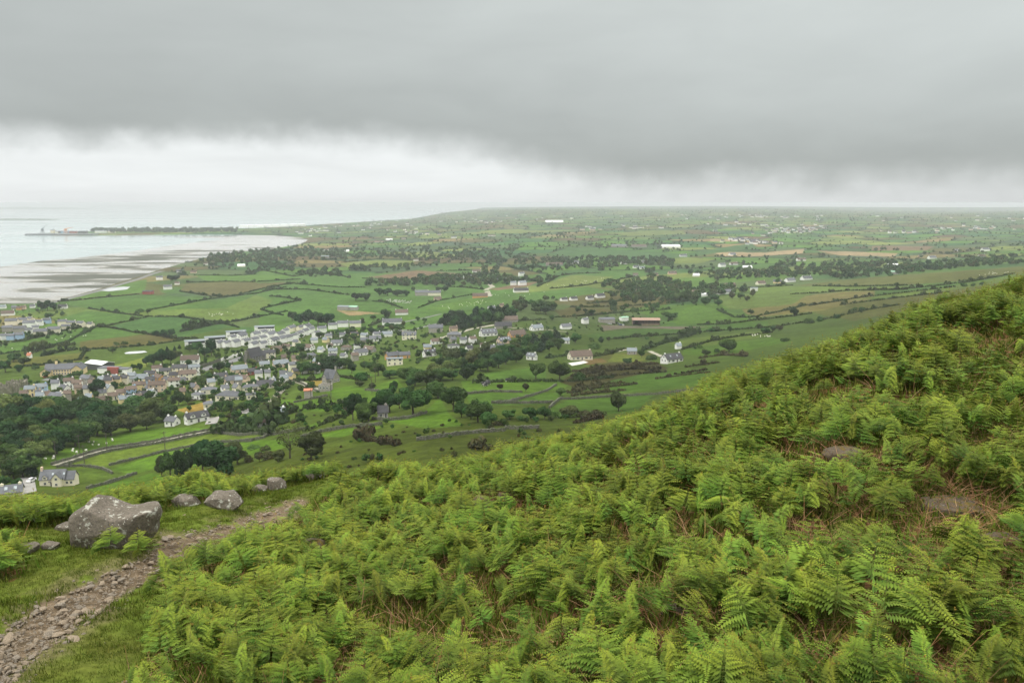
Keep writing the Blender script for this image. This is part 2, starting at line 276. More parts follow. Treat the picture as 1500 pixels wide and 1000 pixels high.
def paint(x, y, z):
    px, py = proj(x, y, z - CAMZ); n = len(x)
    # hedged fields: jittered cells on the ground
    cs = 175.0; ang = .35; X = (x * math.cos(ang) + y * math.sin(ang)) / cs; Y = (-x * math.sin(ang) + y * math.cos(ang)) / (cs * .72)
    X = X + fbm(x / 400, y / 400, 4, 2) * .8
    d1 = np.full(n, 9.); d2 = np.full(n, 9.); cid = np.zeros(n)
    xi = np.floor(X); yi = np.floor(Y)
    for i in (-1, 0, 1):
        for j in (-1, 0, 1):
            a = xi + i; b = yi + j; ai = a.astype(int) & 255; bi = b.astype(int) & 255
            sx = a + .1 + .8 * _T[ai, bi]; sy = b + .1 + .8 * _T[bi, (ai + 77) & 255]; d = np.hypot(X - sx, Y - sy)
            m = d < d1; d2 = np.where(m, d1, np.minimum(d2, d)); d1 = np.where(m, d, d1); cid = np.where(m, _T[(ai * 3 + 11) & 255, (bi * 5 + 7) & 255], cid)
    edge = (d2 - d1) * cs * .8
    pal = np.array([g1, g2, g3, gb, g4, g1, yl, ol, gb, g2, bol, lin(100, 128, 78, K), lin(90, 122, 80, K), yl, lin(138, 140, 88, K), lin(86, 118, 66, K)])
    col = pal[(cid * 15.99).astype(int)]
    handz = (y < 1650) | (px < 240)
    nearz = y < 900
    col = np.where(nearz[:, None], np.array(g4) * (.9 + .25 * fbm(x / 70, y / 70, 8, 3))[:, None], col)
    rz = (y < 330) | ((y < 480) & (px > 780)) 
    rr = np.clip((360 - y) / 120 + (fbm(x / 30, y / 30, 12, 3) - .5) * 1.6, 0, 1)[:, None]
    col = col * (1 - rr) + np.array(rough) * rr
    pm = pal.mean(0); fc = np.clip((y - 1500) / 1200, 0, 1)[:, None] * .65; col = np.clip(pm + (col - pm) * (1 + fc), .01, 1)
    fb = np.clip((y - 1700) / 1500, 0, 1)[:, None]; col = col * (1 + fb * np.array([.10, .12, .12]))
    hz = (~handz) & (edge < 8 + y * .0026)
    col = np.where(hz[:, None], np.array(lin(44, 70, 42, K)), col)
    for c, poly in FIELDS:
        q = np.array(poly); m = (px > q[:, 0].min()) & (px < q[:, 0].max()) & (py > q[:, 1].min()) & (py < q[:, 1].max())
        k = np.nonzero(m)[0]
        if len(k):
            w = 1.2 * (fbm(px[k] / 9, py[k] / 5, 21, 2) - .5)
            k2 = k[pip(px[k] + w, py[k] + w, poly)]; f = .93 + .14 * _T[int(q[0, 0]) & 255, int(q[0, 1]) & 255]
            col[k2] = np.array(c) * f; edge[k2] = 99
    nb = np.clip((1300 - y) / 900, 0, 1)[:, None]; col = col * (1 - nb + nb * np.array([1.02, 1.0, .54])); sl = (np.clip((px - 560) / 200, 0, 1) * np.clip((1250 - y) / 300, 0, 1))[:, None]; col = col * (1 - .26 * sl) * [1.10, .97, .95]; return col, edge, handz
def build_plain():
    a = np.concatenate([np.linspace(-1.5, -.77, 60, endpoint=False), np.linspace(-.77, .77, 1560), np.linspace(.77, 1.5, 61)[1:]])
    L = np.concatenate([np.linspace(math.log(70), math.log(230), 130, endpoint=False), np.linspace(math.log(230), math.log(9500), 1000, endpoint=False), np.linspace(math.log(9500), math.log(14000), 25)])
    A, LL = np.meshgrid(a, L, indexing='ij'); Y = np.exp(LL); X = A * Y; x = X.ravel(); y = Y.ravel(); z = ground(x, y)
    w = is_water(x, y) & (y > 600); z[w] = -2.5
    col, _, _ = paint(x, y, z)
    # low shore: pale sand and shingle lining the water
    na, nl = A.shape; i = np.arange(na * nl).reshape(na, nl)
    q = np.stack([i[:-1, :-1], i[1:, :-1], i[1:, 1:], i[:-1, 1:]], -1).reshape(-1, 4)
    m = bpy.data.materials.new('pasture'); N, Lk = nt(m); b = N['Principled BSDF']; b.inputs['Roughness'].default_value = .95; b.inputs['Specular IOR Level'].default_value = .05
    at = N.new('ShaderNodeAttribute'); at.attribute_name = 'col'; tc = N.new('ShaderNodeTexCoord'); acc = None
    for sc, lo, hi in ((.012, .86, 1.14), (.05, .80, 1.18), (.22, .72, 1.25), (1.1, .75, 1.2)):
        no = N.new('ShaderNodeTexNoise'); no.inputs['Scale'].default_value = sc; no.inputs['Detail'].default_value = 4; Lk.new(tc.outputs['Object'], no.inputs['Vector'])
        mr = N.new('ShaderNodeMapRange'); mr.inputs[1].default_value = .3; mr.inputs[2].default_value = .7; mr.inputs[3].default_value = lo; mr.inputs[4].default_value = hi; Lk.new(no.outputs[0], mr.inputs[0])
        if acc is None: acc = mr.outputs[0]
        else:
            mu = N.new('ShaderNodeMath'); mu.operation = 'MULTIPLY'; Lk.new(acc, mu.inputs[0]); Lk.new(mr.outputs[0], mu.inputs[1]); acc = mu.outputs[0]
    hs = N.new('ShaderNodeHueSaturation'); Lk.new(at.outputs['Color'], hs.inputs['Color']); Lk.new(acc, hs.inputs['Value']); Lk.new(hs.outputs[0], b.inputs['Base Color'])
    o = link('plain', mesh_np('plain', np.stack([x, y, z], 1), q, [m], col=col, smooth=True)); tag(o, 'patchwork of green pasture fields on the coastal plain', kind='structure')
build_plain()
# ------------------------------------------------------------------ sea and tidal flats
def sheet(name, poly, z, m, label):
    pts = []
    for px, py in poly:
        a, s = ray(px, py); y = -(CAMZ - z) / s; pts.append((a * y, y, z))
    me = bpy.data.meshes.new(name); bm = bmesh.new(); vs = [bm.verts.new(p) for p in pts]; f = bm.faces.new(vs); bm.normal_update()
    if f.normal.z < 0: f.normal_flip()
    bmesh.ops.triangulate(bm, faces=bm.faces[:]); bm.to_mesh(me); bm.free(); me.materials.append(m)
    return tag(link(name, me), label, kind='structure')
def water_mat(name, base, rough, bump, sc):
    m = bpy.data.materials.new(name); N, Lk = nt(m); b = N['Principled BSDF']; b.inputs['Base Color'].default_value = (*base, 1); b.inputs['Roughness'].default_value = rough
    b.inputs['IOR'].default_value = 1.33
    tc = N.new('ShaderNodeTexCoord'); n1 = N.new('ShaderNodeTexNoise'); n1.inputs['Scale'].default_value = sc; n1.inputs['Detail'].default_value = 6; Lk.new(tc.outputs['Object'], n1.inputs['Vector'])
    bp = N.new('ShaderNodeBump'); bp.inputs['Strength'].default_value = bump; bp.inputs['Distance'].default_value = .6; Lk.new(n1.outputs[0], bp.inputs['Height']); Lk.new(bp.outputs[0], b.inputs['Normal'])
    n2 = N.new('ShaderNodeTexNoise'); n2.inputs['Scale'].default_value = .0012; n2.inputs['Detail'].default_value = 5; mp = N.new('ShaderNodeMapping'); mp.inputs['Scale'].default_value = (.5, 2.2, 1); mp.inputs['Rotation'].default_value = (0, 0, .3)
    Lk.new(tc.outputs['Object'], mp.inputs[0]); Lk.new(mp.outputs[0], n2.inputs['Vector']); mr = N.new('ShaderNodeMapRange'); mr.inputs[1].default_value = .35; mr.inputs[2].default_value = .65; mr.inputs[3].default_value = rough * .6; mr.inputs[4].default_value = rough * 1.7
    Lk.new(n2.outputs[0], mr.inputs[0]); Lk.new(mr.outputs[0], b.inputs['Roughness'])
    return m
SEA = water_mat('sea_water', (.36, .44, .44), .11, .06, .12)
bm = bmesh.new(); R_ = 60000.0
ring = [bm.verts.new((R_ * math.cos(i * PI / 24), R_ * math.sin(i * PI / 24), 0)) for i in range(48)]; bm.faces.new(ring)
me = bpy.data.meshes.new('sea'); bm.to_mesh(me); bm.free(); me.materials.append(SEA); tag(link('sea', me), 'pale calm sea of the bay under the low cloud', kind='structure')
def flat_mat():
    m = bpy.data.materials.new('wet_mud'); N, Lk = nt(m); b = N['Principled BSDF']
    tc = N.new('ShaderNodeTexCoord'); mp = N.new('ShaderNodeMapping'); mp.inputs['Rotation'].default_value = (0, 0, -.75); mp.inputs['Scale'].default_value = (.0042, .0125, 1)
    Lk.new(tc.outputs['Object'], mp.inputs[0]); n = N.new('ShaderNodeTexNoise'); n.inputs['Scale'].default_value = 1; n.inputs['Detail'].default_value = 9; n.inputs['Roughness'].default_value = .62; n.inputs['Distortion'].default_value = .5; Lk.new(mp.outputs[0], n.inputs['Vector'])
    n2 = N.new('ShaderNodeTexNoise'); n2.inputs['Scale'].default_value = .0016; n2.inputs['Detail'].default_value = 2; Lk.new(tc.outputs['Object'], n2.inputs['Vector'])
    ad = N.new('ShaderNodeMath'); ad.operation = 'MULTIPLY_ADD'; ad.inputs[1].default_value = .75; Lk.new(n2.outputs[0], ad.inputs[0]); Lk.new(n.outputs[0], ad.inputs[2])
    r = N.new('ShaderNodeValToRGB'); e = r.color_ramp.elements; e[0].position = .87; e[0].color = (.40, .385, .36, 1); e[1].position = 1.0; e[1].color = (.085, .09, .07, 1)
    x = r.color_ramp.elements.new(.93); x.color = (.27, .26, .235, 1); x = r.color_ramp.elements.new(.965); x.color = (.14, .14, .115, 1)
    Lk.new(ad.outputs[0], r.inputs[0]); Lk.new(r.outputs[0], b.inputs['Base Color'])
    mr = N.new('ShaderNodeMapRange'); mr.inputs[1].default_value = .89; mr.inputs[2].default_value = .97; mr.inputs[3].default_value = .12; mr.inputs[4].default_value = .9; Lk.new(ad.outputs[0], mr.inputs[0]); Lk.new(mr.outputs[0], b.inputs['Roughness'])
    m2 = N.new('ShaderNodeMapRange'); m2.inputs[1].default_value = .89; m2.inputs[2].default_value = .97; m2.inputs[3].default_value = .5; m2.inputs[4].default_value = .05; Lk.new(ad.outputs[0], m2.inputs[0]); Lk.new(m2.outputs[0], b.inputs['Specular IOR Level'])
    return m
FLAT = flat_mat()
sheet('tidal_flat', [(-250, 460), (72, 447), (148, 423.5), (222, 401.5), (238, 396.5), (245, 396), (285, 386), (335, 374), (405, 366), (446, 359), (456, 352), (442, 346.4), (400, 344.6), (300, 346.2), (255, 347.6), (330, 349.5), (300, 353), (262, 358), (200, 367), (120, 377), (60, 382), (0, 391), (-250, 405)], .3, FLAT, 'pale wet tidal flats streaked with dark weed')
MUDW = mat('pale_pool', (.55, .57, .56), .12, .1, .02, spec=.5)
def drape(name, line, wpx, m, label, lift=.15, lo=100, kind='structure', cat=None, step=6):
    """a strip (road, track) draped over the ground along a line"""
    P = []
    for (x0, y0), (x1, y1) in zip(line[:-1], line[1:]):
        n = max(1, int(math.hypot(x1 - x0, y1 - y0) / step))
        P += [(x0 + (x1 - x0) * i / n, y0 + (y1 - y0) * i / n) for i in range(n)]
    P.append(line[-1]); W = [Vector(hit(px, py, lo)) for px, py in P]; V = []; Fc = []
    for i, p in enumerate(W):
        d = (W[min(i + 1, len(W) - 1)] - W[max(i - 1, 0)]); d.z = 0; d.normalize(); nrm = Vector((-d.y, d.x, 0))
        for s in (-1, -.33, .33, 1):
            q = p + nrm * wpx * .5 * s; V.append((q.x, q.y, gz(q.x, q.y) + lift))
    for i in range(len(W) - 1):
        for k in range(3): a = i * 4 + k; Fc.append((a, a + 1, a + 5, a + 4))
    me = bpy.data.meshes.new(name); me.from_pydata(V, [], Fc); me.materials.append(m); me.update()
    return tag(link(name, me), label, cat, kind=kind)
def draped_patch(name, poly, m, label, lift=.2, lo=100):
    W = [hit(px, py, lo) for px, py in poly]; bm = bmesh.new(); f = bm.faces.new([bm.verts.new(p) for p in W]); bmesh.ops.triangulate(bm, faces=[f]); bmesh.ops.subdivide_edges(bm, edges=bm.edges[:], cuts=3, use_grid_fill=True)
    for v in bm.verts: v.co.z = gz(v.co.x, v.co.y) + lift
    bm.normal_update()
    me = bpy.data.meshes.new(name); bm.to_mesh(me); bm.free(); me.materials.append(m); return tag(link(name, me), label, kind='structure')
ASPH = mat('asphalt', (.16, .16, .155), .9, .2, .3); PALE = mat('pale_track', (.36, .33, .27), .95, .2, .4, col2=(.22, .21, .15)); CONC = mat('concrete_yard', (.27, .26, .24), .9, .15, .3)
drape('coast_road', [(62, 446), (90, 440), (150, 424.5), (205, 408), (222, 401.5), (238, 397)], 11, ASPH, 'grey coast road along the bay shore')
for nm, ln, w, m, lb in [('lane', [(716, 405), (717.5, 417), (722, 420), (712, 424), (715, 430), (717, 434)], 9, PALE, 'pale lane winding between the fields'),
    ('road', [(566, 484), (600, 484), (640, 474), (690, 466)], 7, ASPH, 'grey road climbing past the bungalows'), ('road', [(640, 497), (690, 482), (735, 474)], 7, PALE, 'pale road below the conifers'),
    ('road', [(282, 546), (310, 538), (345, 527), (390, 513), (430, 505)], 10, ASPH, 'grey road behind the village wall'), ('road', [(560, 478), (600, 470), (625, 465), (645, 460)], 6, ASPH, 'grey road through the fields'),
    ('track', [(380, 600), (398, 588), (410, 574), (420, 560)], 5, PALE, 'pale track up to the stone house'), ('track', [(420, 557), (440, 560), (462, 570), (470, 573)], 5, PALE, 'pale drive to the grey stone house'),
    ('track', [(82, 682), (100, 676), (130, 665), (165, 658), (225, 648.5), (270, 639), (308, 632)], 4, PALE, 'stony lane between two field walls'), ('track', [(850, 524), (890, 518), (918, 512)], 4, PALE, 'pale track behind the long bungalow'),
    ('track', [(951, 514), (962, 519), (972, 523)], 4, PALE, 'pale track to the roadside bungalow'), ('track', [(740, 480), (790, 482), (830, 486)], 4, PALE, 'pale track by the white gabled house'),
    ('road', [(180, 556), (230, 560), (262, 556), (285, 548)], 6, ASPH, 'grey village street')]:
    drape(nm, ln, w, m, lb)
draped_patch('yard', [(30, 700), (50, 700), (54, 720), (32, 724), (26, 712)], CONC, 'pale concrete yard by the dormered house')
draped_patch('yard', [(305, 612), (322, 610), (318, 620), (300, 622)], CONC, 'pale gravel yard beside the steep-roofed house')
draped_patch('yard', [(832, 532), (855, 528.5), (862, 531), (838, 536)], mat('white_gravel', (.5, .49, .46), .9, .1, .3), 'white gravel patch below the long bungalow')
draped_patch('yard', [(355, 600), (374, 596), (372, 606), (352, 606)], CONC, 'pale gravel forecourt among the gardens')
draped_patch('car_park', [(60, 557), (95, 546), (110, 546), (90, 560)], ASPH, 'grey car park in front of the school')
for pl, lb in [([(148, 426), (160, 422), (180, 420), (191, 420), (186, 424), (160, 427)], 'white tidal pond beside the coast road'), ([(182, 517), (190, 515), (212, 514), (216, 516), (200, 518), (184, 518.5)], 'small pale pond in the rushy field')]:
    draped_patch('pond', pl, MUDW, lb, .25)
# ------------------------------------------------------------------ trees
LEAF = {k: mat('foliage_' + k, c, .85, .35, 2.2, rnd=.28, trans=.12, spec=.1, col2=c2, hue=.025) for k, c, c2 in [
    ('round', (.042, .092, .022), (.066, .122, .030)), ('dark', (.024, .060, .019), (.038, .082, .026)), ('pale', (.095, .130, .034), (.130, .165, .048)), ('conifer', (.020, .044, .020), (.030, .060, .024)),
    ('olive', (.065, .088, .028), (.085, .102, .038)), ('gorse', (.050, .058, .024), (.080, .064, .030)), ('hedge', (.040, .066, .022), (.060, .086, .028)), ('russet', (.075, .060, .030), (.05, .07, .025))]}
BARK = mat('bark', (.09, .075, .055), .95, .3, 4)
def crown_np(seed, n, lobes=16, shape='round', qs=.04, hz0=.22):
    r = np.random.default_rng(seed); Cn = []; R = []
    for i in range(lobes):
        if shape == 'round':
            v = r.normal(size=3); v /= np.linalg.norm(v); k = r.random() ** .5
            Cn.append([v[0] * .36 * k, v[1] * .36 * k, .56 + v[2] * .27 * k]); R.append(r.choice([.09, .12, .15, .18, .21]) * r.uniform(.85, 1.1))
        elif shape == 'conifer':
            t = i / lobes; w = .24 * (1 - t) ** .8; an = r.uniform(0, 2 * PI)
            Cn.append([math.cos(an) * w, math.sin(an) * w, .15 + t * .8]); R.append(.05 + .15 * (1 - t))
        elif shape == 'bush':
            an = r.uniform(0, 2 * PI); k = r.random() ** .5; Cn.append([math.cos(an) * .5 * k, math.sin(an) * .5 * k, r.uniform(.2, .6) - .15 * k]); R.append(r.uniform(.22, .38))
        else:
            v = r.normal(size=3); v /= np.linalg.norm(v); Cn.append([v[0] * .42, v[1] * .42, .66 + v[2] * .25]); R.append(r.uniform(.07, .13))
    Cn = np.array(Cn); R = np.array(R); P = []; Nn = []
    while len(P) < n:
        m = n * 2; i = r.choice(lobes, m, p=R ** 2 / (R ** 2).sum()); v = r.normal(size=(m, 3)); v /= np.linalg.norm(v, axis=1)[:, None]
        p = Cn[i] + v * (R[i] * r.uniform(.72, 1.08, m))[:, None]; d = np.linalg.norm(p[:, None] - Cn[None], axis=2) / R[None]
        ok = ((d < .72).sum(1) == 0) & (p[:, 2] > .03); P += list(p[ok]); Nn += list(v[ok])
    P = np.array(P[:n]); Nn = np.array(Nn[:n]) + r.normal(size=(n, 3)) * .45; Nn /= np.linalg.norm(Nn, axis=1)[:, None]
    up = r.normal(size=(n, 3)); t = np.cross(Nn, up); t /= np.linalg.norm(t, axis=1)[:, None]; b = np.cross(Nn, t)
    s = qs * r.uniform(.6, 1.35, n)[:, None]; t *= s; b *= s * r.uniform(.6, 1, n)[:, None]
    V = np.stack([P - t, P - b * .9 + Nn * s * .2, P + t, P + b * .9 + Nn * s * .2], 1).reshape(-1, 3); return V, np.arange(n * 4).reshape(n, 4)
def trunk_mb(seed, shape='round'):
    r = random.Random(seed); mb = MB(); top = .55 if shape != 'conifer' else .85
    mb.tube([(0, 0, -.06), (r.uniform(-.01, .01), 0, .15), (r.uniform(-.03, .03), r.uniform(-.03, .03), .35), (r.uniform(-.04, .04), r.uniform(-.04, .04), top)], [.035, .026, .02, .006], 6)
    if shape != 'conifer':
        for i in range(7 if shape == 'open' else 5):
            a = i * 2.4 + r.random(); z = r.uniform(.2, .4); k = r.uniform(.22, .36)
            mb.tube([(0, 0, z), (math.cos(a) * k * .5, math.sin(a) * k * .5, z + .14), (math.cos(a) * k, math.sin(a) * k, z + .34)], [.014, .009, .003], 5)
    return mb
TREE = {}; FAR = {}
for kind, shape, var, mk in [('round', 'round', 4, 'round'), ('dark', 'round', 3, 'dark'), ('pale', 'round', 2, 'pale'), ('conifer', 'conifer', 2, 'conifer'), ('olive', 'round', 2, 'olive'), ('open', 'open', 2, 'olive'),
                             ('bush', 'bush', 3, 'round'), ('gorse', 'bush', 3, 'gorse'), ('russet', 'round', 1, 'russet')]:
    for i in range(var):
        sd = len(TREE) * 31 + 7 + i * 5
        n = {'open': 900, 'bush': 900, 'conifer': 2000}.get(shape, 3200)
        V, Q = crown_np(sd, n, {'bush': 9, 'conifer': 22, 'open': 22}.get(shape, 22), shape, {'bush': .055, 'open': .022, 'conifer': .035}.get(shape, .034))
        TREE.setdefault(kind, []).append((mesh_np('crown', V, Q, [LEAF[mk]]), trunk_mb(sd, shape).mesh('trunk', [BARK])))
        V, Q = crown_np(sd + 1, 240, {'bush': 8}.get(shape, 14), shape, {'bush': .14, 'conifer': .09}.get(shape, .095))
        if kind in ('round', 'dark', 'pale', 'conifer', 'bush', 'gorse', 'olive'): FAR.setdefault(kind, []).append(proto('far_' + kind, mesh_np('crown', V, Q, [LEAF[mk]])))
TNAME = {'round': 'broadleaf_tree', 'dark': 'broadleaf_tree', 'pale': 'broadleaf_tree', 'conifer': 'conifer_tree', 'olive': 'broadleaf_tree', 'open': 'open_tree', 'bush': 'bush', 'gorse': 'gorse_bush', 'russet': 'hawthorn_tree'}
TLAB = {'round': 'green leafy tree', 'dark': 'dark leafy tree', 'pale': 'pale yellow-green tree', 'conifer': 'dark pointed conifer', 'olive': 'olive-green tree', 'open': 'sparse open-branched tree', 'bush': 'green rounded bush', 'gorse': 'dark brownish gorse bush', 'russet': 'small reddish hawthorn'}
TREES = []; rt = random.Random(3); TREEXY = []
WIDE = {'round': 1.0, 'dark': 1.0, 'pale': 1.0, 'conifer': .9, 'olive': 1.0, 'open': 1, 'bush': .8, 'gorse': .75, 'russet': 1}
def tree(px, py, hpx, kind, wpx=None, adj=None):
    x, y, z = hit(px, py); h = hpx * y / F * 1.05; w = (wpx or hpx * rt.uniform(.9, 1.2)) * y / F
    cw = {'bush': 1.25, 'gorse': 1.25, 'conifer': .6}.get(kind, .92); i = rt.randrange(len(TREE[kind])); cr, tr = TREE[kind][i]
    o = empty(TNAME[kind], (x, y, z - .1), rt.uniform(0, 6.28)); o.scale = (w / cw, w / cw, h / (.95 if kind not in ('bush', 'gorse') else .85))
    if kind not in ('bush', 'gorse'): link('trunk', tr, o)
    link('crown', cr, o); tag(o, cat='tree' if kind not in ('bush', 'gorse') else 'bush', group='bushes on the slope' if kind in ('bush', 'gorse') else 'trees of the valley')
    size = ('tall ' if h > 14 else 'small ' if h < 6 else '') if kind not in ('bush', 'gorse') else ('large ' if h > 3 else '')
    TREES.append((o, px, py, (adj + ' ' if adj else size) + TLAB[kind])); TREEXY.append((x, y)); return o
for t in [(320, 704, 58, 'dark', 68), (271, 703, 46, 'dark', 38), (250, 699, 42, 'round', 32), (237, 697, 32, 'olive', 24), (297, 690, 50, 'dark', 40), (348, 680, 34, 'olive', 40), (305, 668, 20, 'dark', 34), (330, 672, 22, 'olive', 34),
          (425, 671, 52, 'open', 44), (456, 673, 42, 'olive', 46), (365, 677, 12, 'gorse'), (380, 676, 15, 'russet', 18), (395, 672, 13, 'gorse', 22), (407, 676, 18, 'olive', 24), (388, 660, 8, 'gorse', 16), (372, 658, 7, 'bush', 18),
          (605, 607, 43, 'round', 54), (571, 604, 42, 'round', 36), (664, 602, 40, 'round', 40), (642, 583, 27, 'round', 40), (517, 615, 40, 'dark', 30), (540, 617, 32, 'round', 36), (531, 619, 15, 'round', 22), (553, 606, 26, 'dark', 24),
          (700, 618, 34, 'round', 42), (676, 611, 26, 'round', 26), (715, 624, 22, 'round', 26), (530, 561, 17, 'round', 24), (544, 571, 11, 'olive', 16), (527, 566, 9, 'olive', 16), (608, 565, 27, 'round', 34), (597, 559, 24, 'round', 34),
          (625, 564, 24, 'round', 32), (645, 558, 22, 'round', 34), (554, 550, 20, 'round', 26), (571, 554, 14, 'round', 30), (585, 598, 22, 'dark', 26), (785, 555, 27, 'round', 28), (820, 557, 31, 'round', 34), (848, 557, 12, 'bush', 18),
          (732, 571, 9, 'russet', 12), (770, 573, 12, 'russet', 13), (821, 579, 12, 'round', 18), (906, 602, 30, 'olive', 28), (706, 613, 31, 'round', 36), (690, 614, 22, 'round', 24), (747, 614, 16, 'round', 24), (777, 613, 18, 'round', 24), (798, 614, 21, 'round', 22),
          (833, 611, 18, 'olive', 34), (815, 612, 12, 'bush', 18), (853, 610, 10, 'gorse', 24), (875, 609, 11, 'gorse', 24), (715, 626, 12, 'bush', 9), (730, 623, 8, 'gorse', 16), (765, 616, 9, 'bush', 18),
          (1068, 515, 21, 'round', 29), (1034, 521, 10, 'olive', 14), (1050, 516, 7, 'bush'), (1042, 487, 7, 'round', 11), (1069, 486, 9, 'round', 8), (1121, 488, 9, 'round', 14), (1133, 485, 9, 'round', 12), (1141, 485, 9, 'russet', 14), (1163, 463, 13, 'dark', 12), (1200, 471, 9, 'bush', 12), (1412, 420, 6, 'bush', 9), (1424, 419, 6, 'bush', 8), (1437, 417, 6, 'bush', 7), (1185, 474, 9, 'bush', 14), (1225, 466, 8, 'bush', 12), (1262, 458, 9, 'round', 12), (1250, 455, 7, 'bush', 10), (1150, 500, 8, 'bush', 14),
          (1100, 461, 9, 'round', 10), (1052, 448, 11, 'round', 14), (1033, 447, 13, 'round', 14), (1018, 445, 16, 'round', 10), (1005, 441, 18, 'round', 16), (995, 443, 15, 'round', 18), (953, 446, 20, 'olive', 9), (942, 446, 20, 'round', 9), (930, 447, 18, 'round', 10),
          (898, 452, 12, 'dark', 12), (985, 468, 11, 'round', 22), (975, 464, 9, 'round', 14), (912, 497, 7, 'round', 9), (891, 499, 6, 'olive', 8), (868, 500, 7, 'bush', 10), (948, 497, 4, 'bush', 6), (843, 502, 14, 'round', 18), (940, 524, 14, 'round', 12), (953, 527, 10, 'bush', 16),
          (920, 534, 11, 'round', 16), (952, 545, 10, 'round', 8), (990, 500, 8, 'bush'), (1025, 510, 6, 'bush'), (1018, 511, 5, 'bush'), (880, 505, 12, 'dark', 10), (870, 510, 8, 'bush', 20),
          (440, 476, 17, 'dark', 17), (428, 470, 14, 'dark', 18), (452, 476, 21, 'dark', 22), (466, 477, 20, 'dark', 24), (480, 477, 18, 'dark', 22), (487, 479, 10, 'dark', 14), (521, 440, 11, 'dark', 18), (536, 440, 11, 'dark', 18), (556, 433, 11, 'dark', 16), (568, 433, 11, 'dark', 18), (582, 434, 10, 'dark', 18), (594, 434, 9, 'dark', 14),
          (642, 428, 8, 'dark', 10), (652, 428, 9, 'dark', 10), (605, 426, 7, 'round', 7), (240, 495, 12, 'dark', 14), (252, 494, 12, 'dark', 14), (228, 493, 9, 'dark', 12), (165, 517, 10, 'round', 12), (172, 505, 6, 'bush', 10), (183, 504, 5, 'bush', 10), (217, 460, 9, 'round', 8), (205, 457, 5, 'bush', 12), (60, 455, 14, 'dark', 14), (70, 455, 15, 'dark', 16), (78, 455, 12, 'dark', 12), (71, 467, 10, 'round', 14),
          (250, 412, 9, 'dark', 14), (258, 412, 9, 'dark', 12), (86, 474, 6, 'bush', 8),
          (20, 530, 14, 'round', 22), (35, 535, 14, 'round', 18), (8, 545, 20, 'round', 22), (28, 545, 12, 'round', 14), (52, 542, 8, 'round', 12), (103, 536, 9, 'round', 8), (114, 537, 8, 'round', 10), (127, 527, 6, 'round', 7), (81, 557, 9, 'round', 9), (95, 556, 7, 'round', 14), (105, 553, 7, 'round', 12), (115, 552, 10, 'round', 14),
          (145, 579, 24, 'dark', 25), (167, 571, 12, 'dark', 16), (132, 578, 16, 'round', 18), (138, 583, 12, 'round', 14), (123, 575, 10, 'round', 8), (30, 582, 9, 'round', 18), (80, 575, 6, 'round', 8), (113, 585, 8, 'olive', 26), (135, 556, 8, 'round', 12), (150, 555, 8, 'round', 14), (187, 583, 9, 'conifer', 6),
          (205, 543, 12, 'dark', 9), (215, 536, 14, 'dark', 12), (225, 535, 18, 'dark', 18), (238, 534, 22, 'dark', 20), (250, 533, 19, 'dark', 18), (196, 542, 10, 'round', 10), (256, 528, 14, 'olive', 10), (262, 522, 8, 'olive', 12), (245, 516, 9, 'conifer', 5), (256, 514, 8, 'conifer', 4), (263, 511, 7, 'conifer', 4), (278, 515, 12, 'round', 16), (290, 517, 18, 'round', 18),
          (310, 521, 24, 'dark', 22), (300, 523, 14, 'dark', 18), (332, 516, 9, 'round', 10), (276, 537, 11, 'round', 12), (322, 545, 15, 'dark', 17), (335, 541, 10, 'dark', 14), (305, 557, 12, 'round', 16), (295, 564, 16, 'round', 24), (283, 567, 12, 'round', 18), (310, 550, 8, 'pale', 12), (349, 520, 8, 'dark', 6), (370, 534, 8, 'pale', 12), (381, 549, 12, 'dark', 16), (392, 540, 8, 'round', 10),
          (262, 594, 22, 'dark', 20), (275, 591, 16, 'round', 16), (252, 595, 12, 'round', 16), (278, 601, 8, 'round', 9), (325, 602, 17, 'round', 26), (338, 600, 14, 'round', 14), (346, 603, 13, 'pale', 12), (370, 592, 10, 'conifer', 5), (376, 590, 9, 'conifer', 5), (326, 581, 8, 'pale', 10), (313, 578, 8, 'dark', 12), (362, 566, 8, 'pale', 12), (406, 567, 11, 'round', 10),
          (410, 573, 8, 'round', 12), (421, 554, 9, 'dark', 10), (403, 518, 10, 'round', 18), (412, 508, 6, 'round', 10), (430, 520, 12, 'round', 16), (440, 515, 13, 'round', 16), (423, 521, 8, 'olive', 8), (443, 549, 22, 'round', 24), (455, 546, 16, 'round', 18), (475, 541, 22, 'round', 22), (487, 540, 20, 'dark', 22), (497, 540, 18, 'round', 20), (466, 533, 12, 'dark', 12), (443, 528, 14, 'round', 14),
          (468, 495, 10, 'round', 14), (484, 494, 11, 'round', 14), (497, 493, 12, 'round', 18), (512, 491, 12, 'round', 20), (520, 498, 11, 'round', 18), (505, 501, 9, 'round', 16), (527, 509, 10, 'round', 14), (545, 490, 10, 'dark', 14), (555, 488, 9, 'round', 14), (497, 503, 9, 'round', 20), (564, 466, 14, 'round', 12), (570, 463, 10, 'round', 10), (547, 468, 7, 'round', 10), (572, 481, 9, 'round', 18), (583, 482, 8, 'round', 14),
          (612, 470, 7, 'round', 8), (622, 471, 6, 'round', 8), (584, 491, 7, 'round', 12), (619, 495, 6, 'round', 8), (560, 546, 12, 'round', 10), (534, 540, 12, 'round', 14), (545, 544, 16, 'round', 20)]: tree(*t)
